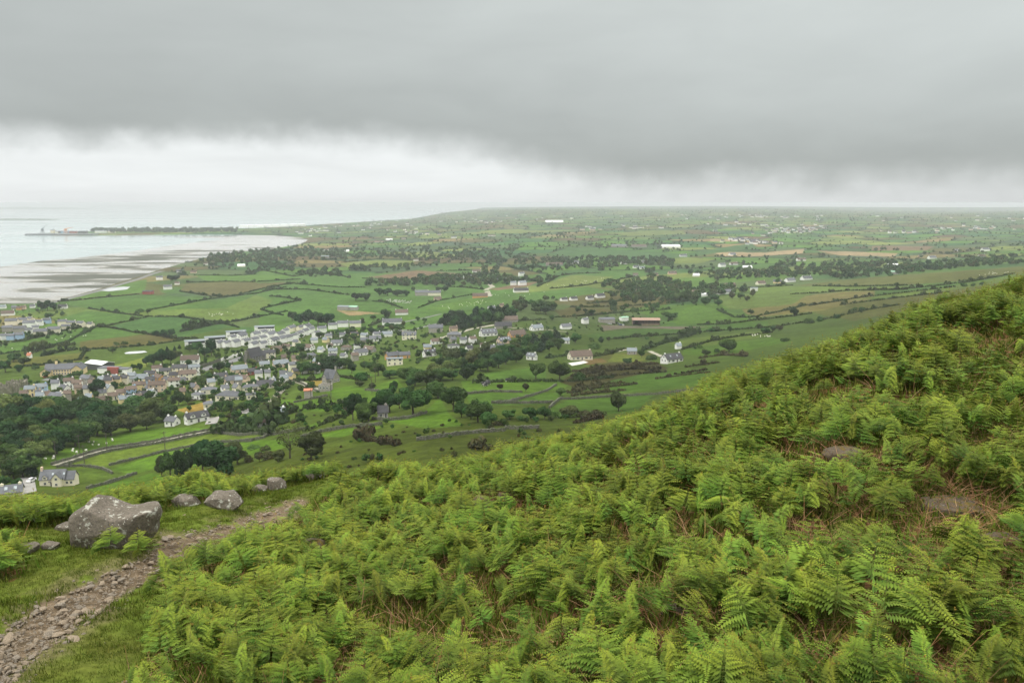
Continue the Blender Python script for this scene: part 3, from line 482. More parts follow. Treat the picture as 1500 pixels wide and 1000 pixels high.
def fill(poly, n, kinds, h, seed, sp=9, wf=1.15):
    r = random.Random(seed); P = []; xs = [p[0] for p in poly]; ys = [p[1] for p in poly]; k = 0
    while len(P) < n and k < 4000:
        k += 1; a = r.uniform(min(xs), max(xs)); b = r.uniform(min(ys), max(ys))
        if pip([a], [b], poly)[0] and all(math.hypot(a - c, (b - d) * 1.6) > sp for c, d in P): P.append((a, b))
    for a, b in sorted(P, key=lambda q: q[1]):
        hh = r.uniform(*h); tree(a, b, hh, r.choice(kinds), hh * wf * r.uniform(.85, 1.2))
fill([(0, 612), (40, 603), (110, 608), (180, 615), (250, 606), (238, 622), (222, 630), (140, 648), (75, 668), (48, 684), (45, 705), (0, 715)], 46, ['round', 'dark', 'round', 'olive', 'dark', 'pale'], (24, 36), 1, 15, 1.3)
for t in [(60, 676, 34, 'pale', 40), (40, 690, 34, 'round', 30), (20, 700, 36, 'round', 36), (45, 698, 34, 'conifer', 16), (8, 680, 34, 'round', 40), (26, 716, 18, 'round', 16), (8, 712, 18, 'round', 20)]: tree(*t)
fill([(632, 550), (640, 536), (700, 522), (765, 517), (768, 534), (720, 545), (690, 558), (650, 562)], 26, ['round', 'olive', 'round', 'dark', 'pale'], (16, 22), 2, 11, 1.25)
fill([(648, 474), (690, 470), (755, 462), (752, 470), (690, 480), (655, 484)], 18, ['conifer', 'dark', 'round', 'conifer'], (14, 21), 4, 7, .95)
fill([(745, 512), (770, 502), (820, 496), (822, 512), (775, 522)], 16, ['conifer', 'round', 'round'], (13, 18), 5, 8, 1)
fill([(775, 462), (790, 448), (812, 455), (800, 462)], 7, ['dark', 'round'], (10, 15), 6, 7)
fill([(735, 458), (760, 445), (800, 440), (800, 450), (760, 460)], 10, ['round', 'olive'], (8, 12), 7, 7)
fill([(560, 578), (600, 558), (650, 560), (640, 582), (600, 592)], 8, ['round', 'olive', 'dark'], (12, 18), 11, 11)
fill([(690, 612), (730, 602), (860, 606), (860, 618), (720, 627)], 10, ['bush', 'round', 'olive'], (8, 13), 12, 12)
fill([(440, 548), (500, 536), (530, 545), (480, 553)], 7, ['round', 'dark'], (14, 20), 13, 11)
fill([(505, 480), (560, 470), (600, 480), (560, 492), (510, 492)], 9, ['round', 'olive', 'round'], (8, 11), 14, 9)
fill([(800, 462), (960, 446), (1000, 452), (900, 464), (810, 472)], 9, ['round', 'bush', 'dark'], (6, 10), 15, 10)
fill([(1010, 445), (1100, 432), (1110, 440), (1040, 452)], 7, ['round', 'olive'], (8, 12), 16, 9)
# ------------------------------------------------------------------ hedgerows and field walls
HB = [crown_np(900 + i, 70, 5, 'bush', .2) for i in range(4)]; HEDGES = []
HEDGEM = LEAF['hedge']
def hedge(line, hgt=2.7, gap=.08, adj='dark green', m=None, lo=150):
    P = []
    for (x0, y0), (x1, y1) in zip(line[:-1], line[1:]):
        n = max(1, int(math.hypot(x1 - x0, y1 - y0) / 12)); P += [(x0 + (x1 - x0) * i / n, y0 + (y1 - y0) * i / n) for i in range(n)]
    P.append(line[-1]); W = [np.array(hit(a, b, lo)[:2]) for a, b in P]; Vs = []; Qs = []; off = 0; r = np.random.default_rng(int(line[0][0] * 7 + line[0][1]))
    o = np.array([W[0][0], W[0][1], gz(*W[0])])
    for p, q in zip(W[:-1], W[1:]):
        d = np.linalg.norm(q - p); n = max(1, int(d / (hgt * .55)))
        for i in range(n):
            if r.random() < gap: continue
            c = p + (q - p) * (i + r.random()) / n + r.normal(size=2) * .35; V, Q = HB[r.integers(4)]; an = r.uniform(0, 6.3); ca, sa = math.cos(an), math.sin(an)
            h = hgt * r.uniform(.6, 1.25) * (2.2 if r.random() < .08 else 1); X = V * [h * .85, h * .85, h]; X = np.stack([X[:, 0] * ca - X[:, 1] * sa, X[:, 0] * sa + X[:, 1] * ca, X[:, 2]], 1)
            Vs.append(X + [c[0], c[1], gz(c[0], c[1]) - .15] - o); Qs.append(Q + off); off += len(V)
    ob = link('hedgerow', mesh_np('hedgerow', np.concatenate(Vs), np.concatenate(Qs), [m or HEDGEM]), None, o); tag(ob, cat='hedge', group='hedgerows between the fields')
    mx, my = line[len(line) // 2]; HEDGES.append((ob, mx, my, ('long ' if off > 9000 else 'short ' if off < 3500 else '') + adj + ' hedgerow'))
for L_ in [[(130, 452), (175, 459), (217, 464), (265, 464), (332, 475), (350, 480)], [(215, 455), (307, 438), (375, 430), (420, 420)], [(85, 442), (150, 436), (205, 431)], [(155, 478), (217, 464)], [(130, 478), (155, 479), (200, 487), (257, 496), (290, 496)],
           [(0, 519), (60, 511), (100, 500), (117, 491), (140, 479)], [(0, 540), (60, 535), (117, 527), (125, 514)], [(117, 512), (155, 511), (225, 505), (270, 498)], [(262, 427), (310, 434), (345, 433), (400, 419), (450, 413)], [(275, 414), (330, 412.5), (375, 413), (440, 409)], [(285, 403), (340, 404), (375, 402)],
           [(385, 426), (398, 424), (450, 424), (480, 428), (510, 432)], [(385, 426), (410, 418), (432, 414)], [(433, 416), (460, 418), (500, 421), (535, 421)], [(384, 452), (400, 448), (440, 440)], [(395, 434), (420, 436), (440, 441)], [(383, 453), (400, 459), (415, 462)], [(545, 441), (565, 443), (590, 452)],
           [(380, 395), (430, 405), (460, 400), (500, 404), (512, 407)], [(530, 408), (575, 409), (620, 408), (680, 410)], [(613, 451), (640, 441), (690, 432), (705, 434)], [(787, 420), (820, 404), (840, 401), (880, 400)], [(805, 423), (850, 419), (890, 413), (930, 405)], [(835, 450), (910, 449), (970, 445)],
           [(812, 465), (850, 463), (895, 459), (930, 456), (985, 453)], [(895, 497), (925, 494), (1000, 489), (1060, 484), (1125, 480), (1180, 472)], [(1050, 453), (1075, 465), (1100, 465), (1150, 455), (1180, 447), (1240, 440)], [(1020, 476), (1060, 475), (1110, 469), (1160, 463), (1190, 459)],
           [(1157, 431), (1200, 429), (1240, 426), (1330, 424)], [(1190, 419), (1240, 420), (1330, 418)], [(1185, 448), (1260, 436), (1330, 428), (1400, 420)], [(1300, 425), (1350, 421), (1420, 413), (1485, 401)], [(1200, 470), (1260, 456), (1320, 446)], [(1230, 447), (1300, 438), (1390, 428)], [(1000, 512), (1040, 500), (1080, 493), (1130, 487)], [(700, 561), (760, 559), (840, 559), (900, 553)], [(640, 397), (700, 396)], [(500, 385), (550, 380), (620, 381)], [(510, 392), (560, 391), (600, 391)],
           [(375, 613), (430, 604), (480, 594), (500, 590)], [(452, 631), (475, 621), (508, 608)], [(430, 558), (470, 557), (500, 552), (535, 558)], [(700, 478), (740, 471), (800, 468)], [(675, 507), (720, 502), (740, 493)], [(640, 517), (680, 505), (700, 500)], [(800, 525), (830, 521), (848, 515)], [(315, 634), (360, 633), (400, 636)],
           [(650, 420), (680, 421), (710, 424)], [(1060, 424), (1110, 421), (1160, 418)], [(860, 524), (890, 519), (915, 511)], [(540, 478), (560, 470), (570, 462)]]: hedge(L_)
for L_, h in [([(942, 513), (960, 507), (980, 500), (1000, 494), (1017, 489)], 4.5), ([(0, 503), (30, 500), (60, 493), (100, 483), (120, 479)], 4), ([(40, 520), (60, 512), (80, 508), (110, 505)], 5), ([(60, 522), (85, 516), (112, 512)], 5.5),
              ([(318, 631), (345, 631), (380, 630)], 4.5), ([(330, 622), (350, 618), (375, 616)], 4), ([(385, 622), (410, 620), (440, 612)], 5), ([(860, 445), (920, 440), (960, 437)], 4), ([(380, 620), (395, 612), (410, 600)], 4.5), ([(265, 486), (290, 480), (310, 476), (350, 470)], 5), ([(350, 470), (380, 464), (420, 456)], 3)]: hedge(L_, h, .05, 'tall bushy')
for L_, h in [([(838, 552), (870, 546), (905, 542), (940, 540), (965, 545)], 2.6), ([(838, 545), (880, 540), (930, 535), (965, 533)], 2.6), ([(836, 557), (880, 552), (930, 548), (975, 545)], 2.4), ([(832, 576), (860, 570), (900, 566), (930, 563)], 2.3), ([(836, 580), (880, 575), (915, 572)], 2), ([(840, 570), (880, 564), (915, 560)], 2.2),
              ([(520, 640), (540, 645), (560, 649), (585, 652)], 2.4), ([(985, 549), (1015, 545), (1040, 541)], 2), ([(1005, 538), (1035, 534), (1055, 531)], 2.2), ([(1025, 525), (1060, 520), (1095, 522)], 2.4), ([(960, 555), (1000, 550), (1040, 545)], 1.8), ([(690, 655), (715, 660), (740, 655), (755, 650)], 1.8), ([(880, 612), (860, 616), (840, 620)], 2)]: hedge(L_, h, .1, 'dark brown gorse', LEAF['gorse'])
label_all(HEDGES)
for px, py, h in [(525, 641, 8), (545, 672, 9), (560, 672, 6), (584, 666, 5), (592, 663, 5), (648, 660, 6), (662, 658, 6), (665, 668, 10), (700, 656, 9), (715, 660, 8), (636, 642, 5), (608, 635, 4), (740, 652, 8), (760, 640, 6), (790, 632, 7), (475, 650, 6), (455, 640, 5), (690, 634, 6), (720, 628, 7), (765, 655, 8), (500, 655, 5), (820, 632, 7), (650, 635, 5), (580, 638, 4), (540, 660, 4)]:
    tree(px, py, h, 'gorse')
label_all(TREES)
STONE = mat('field_stone', (.125, .12, .10), .95, .4, 3, col2=(.07, .085, .04)); WALLS = []
def wall(line, h=1.3, th=.8, adj='dry-stone field wall'):
    P = []
    for (x0, y0), (x1, y1) in zip(line[:-1], line[1:]):
        n = max(1, int(math.hypot(x1 - x0, y1 - y0) / 2.5)); P += [(x0 + (x1 - x0) * i / n, y0 + (y1 - y0) * i / n) for i in range(n)]
    P.append(line[-1]); W = [Vector(hit(a, b, 100)) for a, b in P]; o = W[0].copy(); V = []; Fc = []; r = random.Random(int(line[0][0]))
    for i, p in enumerate(W):
        d = W[min(i + 1, len(W) - 1)] - W[max(i - 1, 0)]; d.z = 0; d.normalize(); nr = Vector((-d.y, d.x, 0)); hh = h * r.uniform(.75, 1.15); j = r.uniform(-.12, .12)
        for s, z in ((-.6, -.5), (-.42, hh), (.42, hh * r.uniform(.9, 1.1)), (.6, -.5)): q = p + nr * (s * th + j); V.append((q.x - o.x, q.y - o.y, gz(p.x, p.y) + z - o.z))
    n = len(W)
    for i in range(n - 1):
        for k in range(3): a = i * 4 + k; Fc.append((a, a + 4, a + 5, a + 1))
    Fc += [(0, 1, 2, 3), tuple((n - 1) * 4 + k for k in (3, 2, 1, 0))]
    me = bpy.data.meshes.new('stone_wall'); me.from_pydata(V, [], Fc); me.materials.append(STONE); me.update(); ob = link('stone_wall', me, None, o); tag(ob, cat='wall', group='dry-stone walls of the lower fields')
    m = line[len(line) // 2]; WALLS.append((ob, m[0], m[1], ('long ' if n > 25 else 'short ' if n < 12 else '') + 'grey ' + adj))
for L_ in [[(75, 681), (100, 673.5), (130, 663.5), (160, 656.5), (225, 647), (270, 637.5), (305, 630.5)], [(84, 685), (135, 668), (165, 660), (230, 650), (275, 641), (312, 633.5)], [(94, 684), (120, 683), (150, 687), (165, 694)], [(160, 682), (200, 672), (240, 662.5), (300, 650), (370, 646)],
           [(127, 716), (160, 707.5), (200, 694)], [(313, 634), (350, 638), (380, 636), (395, 637), (385, 642), (362, 647)], [(820, 585), (850, 584.5), (900, 581), (960, 578), (1020, 571)], [(805, 598), (812, 591), (820, 585)], [(720, 591), (745, 589), (775, 581), (800, 573), (815, 564)],
           [(680, 578), (720, 574), (765, 575)], [(722, 591), (770, 591), (810, 590)], [(535, 571.5), (560, 574), (580, 571)], [(440, 641), (470, 633), (510, 626), (560, 622)], [(610, 646), (650, 640), (690, 635), (740, 631)], [(495, 588), (520, 590), (540, 594)], [(545, 614), (570, 616), (598, 613), (625, 605)],
           [(480, 580), (450, 586), (430, 590)], [(420, 556), (440, 561), (465, 574)], [(395, 638), (430, 632), (450, 628)], [(740, 628), (760, 629), (790, 627)]]: wall(L_)
WHITEW = mat('white_render', (.74, .73, .69), .85, .08, .5); _w = STONE; STONE = WHITEW; wall([(323, 529), (335, 525.5), (355, 519.5)], 2.6, .6, 'white village boundary wall'); WALLS[-1] = (*WALLS[-1][:3], 'white rendered boundary wall'); STONE = _w
wall([(288, 541), (305, 535), (323, 529)], 2.6, .6)
label_all(WALLS)
# ------------------------------------------------------------------ far trees nobody could count: hedgerow trees, woods and scrub of the plain
def far_trees():
    r = np.random.default_rng(5); X = []
    n = 380000; px = r.uniform(-60, 1560, n); py = 303 + (446 - 303) * r.random(n) ** 1.1; py = np.where(r.random(n) < .25, r.uniform(303, 345, n), py)
    # ground under each sample: march on the height grid
    a = (px - 750) / F / (CP + (500 - py) / F * SP); s = (-SP + (500 - py) / F * CP) / (CP + (500 - py) / F * SP)
    Ls = np.linspace(math.log(900), math.log(9300), 260); y = np.full(n, np.nan)
    for L in Ls:
        yy = math.exp(L); m = np.isnan(y)
        if not m.any(): break
        k = np.nonzero(m)[0]; zz = ground(a[k] * yy, np.full(len(k), yy)) - CAMZ; h_ = zz >= s[k] * yy; y[k[h_]] = yy
    ok = ~np.isnan(y); px, py, a, y = px[ok], py[ok], a[ok], y[ok]; y = y * (1 + r.uniform(-.006, .006, len(y))); x = a * y; z = ground(x, y)
    lw = ~is_water(x, y); px, py, x, y, z = px[lw], py[lw], x[lw], y[lw], z[lw]
    _, edge, handz = paint(x, y, z); u = r.random(len(x)); den = np.zeros(len(x)); big = np.ones(len(x))
    hedge_ = (~handz) & (edge < 7 + y * .0020); den[hedge_] = .9
    clump = fbm(x / 330, y / 330, 31, 3); m = (clump > .58) & (py < 420) & (y > 1300); den[m] = np.maximum(den[m], np.clip((clump[m] - .58) * 7, 0, .8) * np.where(y[m] > 2300, .45, 1)); big[m] = np.where(y[m] > 2300, 1.1, 1.5)
    for poly, d in [([(285, 388), (330, 371), (400, 364), (452, 360), (468, 372), (420, 384), (330, 387)], .9), ([(440, 374), (520, 361), (640, 362), (700, 355), (760, 360), (740, 394), (640, 384), (560, 378), (470, 384)], .42), ([(702, 372), (735, 380), (728, 408), (708, 404)], .8), ([(750, 378), (900, 378), (905, 396), (830, 398), (760, 396)], .5),
                    ([(890, 412), (960, 405), (1010, 420), (1100, 422), (1090, 432), (1000, 444), (900, 440), (880, 425)], .55), ([(1010, 402), (1120, 395), (1300, 394), (1480, 378), (1500, 388), (1340, 398), (1200, 404), (1050, 412)], .65), ([(380, 357), (470, 346), (560, 346), (740, 336), (740, 350), (600, 358), (450, 361)], .4),
                    ([(780, 348), (1000, 350), (1040, 356), (900, 358), (790, 360)], .4), ([(1275, 361), (1315, 361), (1315, 369), (1280, 369)], .9), ([(740, 345), (850, 340), (850, 350), (740, 352)], .6), ([(850, 360), (1040, 352), (1045, 357), (1000, 360), (860, 366)], .6), ([(430, 400), (500, 398), (500, 405), (440, 406)], .7), ([(510, 392), (620, 388), (622, 394), (515, 398)], .6),
                    ([(600, 396), (680, 404), (690, 412), (620, 409)], .35), ([(375, 385), (420, 388), (440, 400), (375, 396)], .5), ([(740, 445), (800, 432), (830, 440), (800, 450)], .25)]:
        q = pip(px, py, poly) & (fbm(x / 90, y / 90, 44, 3) > (.5 - d * .35)); den[q] = np.maximum(den[q], d); big[q] = 1.35
    for c, poly in FIELDS:
        if poly[0][0] == 375: continue
        den[pip(px, py, poly)] = 0
    den *= np.clip(.36 + (y - 1200) / 11000, 0.2, .62) * np.clip(1 - (y - 1900) / 2200, .42, 1) * np.where(hedge_ | (y > 2500), 1, .95)
    k = u < den * np.where(y < 2600, .40, np.where(hedge_, .42, .22)); x, y, z, big = x[k], y[k], z[k], big[k]; n = len(x); kinds = ['round', 'dark', 'bush', 'olive']; pl = []; st = {}
    for kd in kinds:
        st[kd] = (len(pl), len(FAR[kd])); pl += FAR[kd]
    c = r.choice(4, n, p=[.52, .10, .2, .18]); ix = np.array([st[kinds[i]][0] + r.integers(st[kinds[i]][1]) for i in c]); sc = r.uniform(4, 9.5, n) * big * np.where(y > 2600, .8, 1) * np.where(c == 2, .5, 1) * (1 + np.clip((y - 2500) / 9000, 0, .6))
    for i, p in enumerate(pl): p.name = f'distant_tree_{i:02d}'
    scatter('distant_trees', np.stack([x, y, z - .3], 1), r.uniform(0, 6.3, n), sc, ix, pl, 'hedgerow trees and woods merging over the far plain', cat='woods'); print('far trees', n)
far_trees()
def shrubs():
    r = np.random.default_rng(8); P = []; polys = [([(20, 560), (120, 545), (200, 548), (300, 520), (450, 490), (520, 480), (560, 500), (520, 540), (440, 560), (380, 600), (250, 600), (130, 590)], 820), ([(480, 490), (640, 470), (800, 470), (840, 500), (760, 520), (620, 535), (520, 530)], 450),
        ([(300, 600), (380, 590), (440, 600), (380, 625), (310, 630)], 90), ([(820, 450), (1000, 430), (1030, 450), (960, 480), (830, 500)], 120), ([(200, 545), (500, 560), (560, 600), (430, 640), (380, 620)], 60), ([(0, 450), (140, 440), (140, 490), (0, 510)], 160)]
    for poly, n in polys:
        xs, ys = zip(*poly); k = 0
        while k < n:
            a, b = r.uniform(min(xs), max(xs)), r.uniform(min(ys), max(ys))
            if pip([a], [b], poly)[0] and not any(pip([a], [b], f[1])[0] for f in FIELDS if f[1][0][0] not in (375, 0)): P.append(hit(a, b)); k += 1
    x0 = r.uniform(420, 880, 260); y0 = r.uniform(600, 690, 260)
    for a, b in zip(x0, y0):
        if fbm(np.array([a / 40]), np.array([b / 14]), 3, 2)[0] > .52: P.append((*hit(a, b, 110)[:2], None))
    P = np.array([(p[0], p[1], gz(p[0], p[1]) - .1) for p in P]); n = len(P); pl = [o.copy() for o in FAR['bush'] + FAR['gorse'] + FAR['round']]
    for i, p in enumerate(pl): p.name = f'garden_shrub_{i:02d}'
    ix = r.integers(0, len(pl), n); sc = np.where(ix >= 6, r.uniform(2.5, 6, n), r.uniform(.9, 2.4, n)); sc[-150:] *= .5
    scatter('garden_shrubs', P, r.uniform(0, 6.3, n), sc, ix, pl, 'small shrubs filling the village gardens and rough ground', cat='shrubs')
shrubs()
# ------------------------------------------------------------------ buildings
def rnd_mat(n, c, r=.85, v=.08, rn=.08, s=.6): return mat(n, c, r, v, s, rnd=rn)
WM = {'w': rnd_mat('white_render', (.86, .85, .81)), 'c': rnd_mat('cream_render', (.78, .72, .57)), 'y': rnd_mat('yellow_render', (.74, .60, .33)), 'p': rnd_mat('peach_render', (.68, .52, .40)), 'g': rnd_mat('grey_stone', (.33, .31, .27), .9, .25, .1, 1.5),
      'b': rnd_mat('blue_render', (.36, .50, .66)), 'o': rnd_mat('orange_brick', (.60, .34, .15)), 'r': rnd_mat('red_brick', (.33, .10, .08)), 'd': rnd_mat('dark_cladding', (.07, .075, .07))}
RM = {'s': rnd_mat('slate', (.115, .12, .13), .7, .15, .15), 'd': rnd_mat('dark_slate', (.06, .06, .064), .75, .15, .15), 'n': rnd_mat('brown_tiles', (.125, .095, .075), .85, .15, .15), 'l': rnd_mat('blue_grey_slate', (.19, .215, .23), .6, .12, .08), 'w': rnd_mat('white_roofing', (.80, .81, .80), .6, .04, .03),
      'g': rnd_mat('green_sheeting', (.30, .50, .36), .6, .08, .05), 'o': rnd_mat('rusty_sheeting', (.42, .17, .10), .8, .15, .05), 'b': rnd_mat('brown_sheeting', (.30, .20, .15), .75, .1, .05)}
GLASS = mat('window_glass', (.03, .035, .04), .15, .1, .2, spec=.5); FRAME = mat('window_frame', (.75, .75, .73), .5, .05); DOORM = mat('door_paint', (.10, .09, .10), .5, .1); SKYL = mat('rooflight_glass', (.35, .40, .42), .1, .1, spec=.5)
WN = {'w': 'white', 'c': 'cream', 'y': 'yellow', 'p': 'peach', 'g': 'grey stone', 'b': 'blue', 'o': 'orange', 'r': 'red brick', 'd': 'dark clad'}
RN = {'s': 'slate', 'd': 'dark', 'n': 'brown', 'l': 'blue-grey', 'w': 'white', 'g': 'green', 'o': 'rusty', 'b': 'brown'}
HOUSES = []; HXY = []
def gable_wall(L, W, e, r, ins=0):
    v = [(-L / 2, -W / 2, -2.5), (L / 2, -W / 2, -2.5), (L / 2, W / 2, -2.5), (-L / 2, W / 2, -2.5), (-L / 2, -W / 2, e), (L / 2, -W / 2, e), (L / 2, W / 2, e), (-L / 2, W / 2, e), (-L / 2, 0, r), (L / 2, 0, r)]
    return v, [(0, 1, 5, 4), (2, 3, 7, 6), (1, 2, 6, 9, 5), (3, 0, 4, 8, 7), (4, 5, 9, 8), (6, 7, 8, 9), (3, 2, 1, 0)]
def gable_roof(L, W, e, r, ov=.35, th=.22):
    sl = (r - e) / (W / 2); xl = L / 2 + ov; yl = W / 2 + ov; ze = e - sl * ov + .06; zr = r + .06; v = []
    for x in (-xl, xl): v += [(x, -yl, ze), (x, 0, zr), (x, yl, ze), (x, yl, ze + th), (x, 0, zr + th), (x, -yl, ze + th)]
    return v, [(0, 1, 4, 5), (1, 2, 3, 4), (11, 10, 7, 6), (10, 9, 8, 7), (5, 4, 10, 11), (4, 3, 9, 10), (1, 0, 6, 7), (2, 1, 7, 8), (0, 5, 11, 6), (3, 2, 8, 9)]
def hip_roof(L, W, e, r, ov=.4):
    x, y = L / 2 + ov, W / 2 + ov; k = max(L / 2 - W / 2, .3); z = e + .03
    return [(-x, -y, z), (x, -y, z), (x, y, z), (-x, y, z), (-k, 0, r), (k, 0, r)], [(0, 1, 5, 4), (1, 2, 5), (2, 3, 4, 5), (3, 0, 4), (3, 2, 1, 0)]
def mono_roof(L, W, e, r, ov=.5):
    x, y = L / 2 + ov, W / 2 + ov; v = [(-x, -y, e), (x, -y, e), (x, y, r), (-x, y, r)]; v += [(a, b, c + .35) for a, b, c in v]
    return v, [(3, 2, 1, 0), (4, 5, 6, 7), (0, 1, 5, 4), (1, 2, 6, 5), (2, 3, 7, 6), (3, 0, 4, 7)]
def pc(name, v, f, m, par):
    me = bpy.data.meshes.new(name); me.from_pydata(v, [], f); me.materials.append(m); me.update(); return link(name, me, par)
def win_mb(w, h):
    mb = MB(); mb.box((0, -.03, 0), (w + .24, .08, h + .24), 0); mb.box((0, -.06, 0), (w, .06, h), 1); mb.box((0, -.1, 0), (.07, .03, h), 0); return mb
WINM = win_mb(1.0, 1.15).mesh('window', [FRAME, GLASS]); WIDEW = win_mb(1.9, 1.2).mesh('window', [FRAME, GLASS])
_d = MB(); _d.box((0, -.04, 0), (1.2, .1, 2.2), 0); _d.box((0, -.08, 0), (.95, .08, 2.0), 1); DOORME = _d.mesh('door', [FRAME, DOORM])
def put(me, name, par, p, rz): o = link(name, me, par, p); o.rotation_euler.z = rz; return o
def house(px, py, wpx, w, r, rot=None, typ='b', name=None, det=None, ph=None, ch=1, dorm=0, sky=0, lab=None, cat=None):
    x, y, z = hit(px, py); wm = wpx * y / F
    if rot is None: rot = rt.choice([-30, -20, 18, 25, 35, -15])
    a = math.radians(rot); q = {'s': .6, 'bn': .5, 'f': .45}.get(typ, .55); L = wm / (abs(math.cos(a)) + q * abs(math.sin(a))); W = L * q
    if typ in 'bth' and W > 9: W = 9
    if W < 5: W = 5
    e, pr = {'b': (2.7, .42), 't': (4.8, .37), 'h': (2.8, .30), 'th': (5.2, .3), 's': (4.2, .14), 'f': (4.6, .0), 'c': (7, .75)}[typ]; e = e * rt.uniform(.95, 1.08); rz = e + W * pr
    px_h = y / F  # metres per pixel
    o = empty(name or {'b': 'bungalow', 't': 'house', 'h': 'bungalow', 'th': 'house', 's': 'shed', 'f': 'flat_roofed_house', 'c': 'church'}[typ], (x, y + W * .35, z + .25), a)
    if typ in ('b', 't', 's', 'c'):
        pc('wall', *gable_wall(L, W, e, rz), WM[w], o); ro = pc('roof', *gable_roof(L, W, e, rz), RM[r], o)
    elif typ in ('h', 'th'):
        v, f = gable_wall(L, W, e, e + .01); pc('wall', v, f, WM[w], o); ro = pc('roof', *hip_roof(L, W, e, rz), RM[r], o)
    else:
        v, f = gable_wall(L, W, e, e + .01); pc('wall', v, f, WM[w], o); m = MB(); m.box((0, 0, e + .25), (L + .6, W + .6, .4)); ro = link('roof', m.mesh('roof', [RM[r]]), o)
    if typ in ('b', 't', 'h', 'th'):
        for k in range(ch):
            m = MB(); xx = (L / 2 - .7) * (1 if k == 0 else -1) * (.5 if typ in ('h', 'th') else 1); m.box((xx, 0, rz - .1), (1.0, .7, 1.7)); m.tube([(xx, 0, rz + .7), (xx, 0, rz + 1.05)], .2, 6); link('chimney', m.mesh('chimney', [WM[w] if w != 'o' else WM['g']]), ro)
    det = det if det is not None else (y < 830 and wpx >= 13 and typ in ('b', 't', 'h', 'th', 'f'))
    if det:
        n = max(2, int(L / 3.3)); st = [1.45] if e < 4 else [1.45, 4.0]
        for zz in st:
            for i in range(n):
                xx = -L / 2 + L * (i + .5) / n
                if zz < 2 and i == n // 2: put(DOORME, 'door', o, (xx, -W / 2 - .02, 1.1), 0)
                else: put(WINM if (i + int(zz)) % 2 or typ == 't' else WIDEW, 'window', o, (xx, -W / 2 - .02, zz), 0)
        sx = 1 if math.sin(a) < 0 else -1   # the gable that faces the hill
        for zz in st:
            for yy in ((-W * .22, W * .22) if W > 6 else (0,)): put(WINM, 'window', o, (sx * (L / 2 + .02), yy, zz), PI / 2 * sx)
        if typ == 'b' and W > 6: put(WINM, 'window', o, (sx * (L / 2 + .02), 0, e + (rz - e) * .4), PI / 2 * sx)
    for k in range(dorm):
        xx = -L / 2 + L * (k + .5) / max(dorm, 1); m = MB(); v, f = gable_wall(2.2, 2.4, .0, .9); c_ = math.cos(PI / 2); yy = -W * .30; zz = e + (W / 2 - W * .30) * (rz - e) / (W / 2) + .5
        v = [(xx - b_, yy + a_ - .5, zz + max(h_, -1.2)) for a_, b_, h_ in v]; mm = MB(); mm.add(v, f); dd = link('dormer', mm.mesh('dormer', [WM[w]]), ro)
        v, f = gable_roof(2.4, 2.4, 0, .9, .2, .12); mm = MB(); mm.add([(xx - b_, yy + a_ - .5, zz + h_) for a_, b_, h_ in v], f); link('dormer_roof', mm.mesh('dormer_roof', [RM[r]]), dd)
        put(WINM, 'window', dd, (xx, yy - 1.65, zz - .15), 0).scale = (.9, 1, .8)
    for k in range(sky):
        xx = -L / 2 + L * (k + .7) / (sky + .4); m = MB(); sl = math.atan2(rz - e, W / 2); mm = m.box((0, 0, .12), (1.0, 1.3, .1)); so = link('rooflight', m.mesh('rooflight', [SKYL]), ro, (xx, -W / 4, (e + rz) / 2 + .28)); so.rotation_euler.x = sl
    cat = cat or {'s': 'shed', 'c': 'church'}.get(typ, 'house'); tag(o, lab, cat, group={'shed': 'farm sheds of the valley'}.get(cat, 'houses of the village and plain'))
    HXY.append((px, py))
    if not lab:
        kind = {'b': 'bungalow' if wpx * y / F > 11 else 'cottage', 't': 'two-storey house', 'h': 'hip-roofed bungalow', 'th': 'hip-roofed house', 's': 'shed', 'f': 'flat-roofed house', 'c': 'church'}[typ]
        HOUSES.append((o, px, py, f'{WN[w]} {kind} with {RN[r]} roof'))
    return o
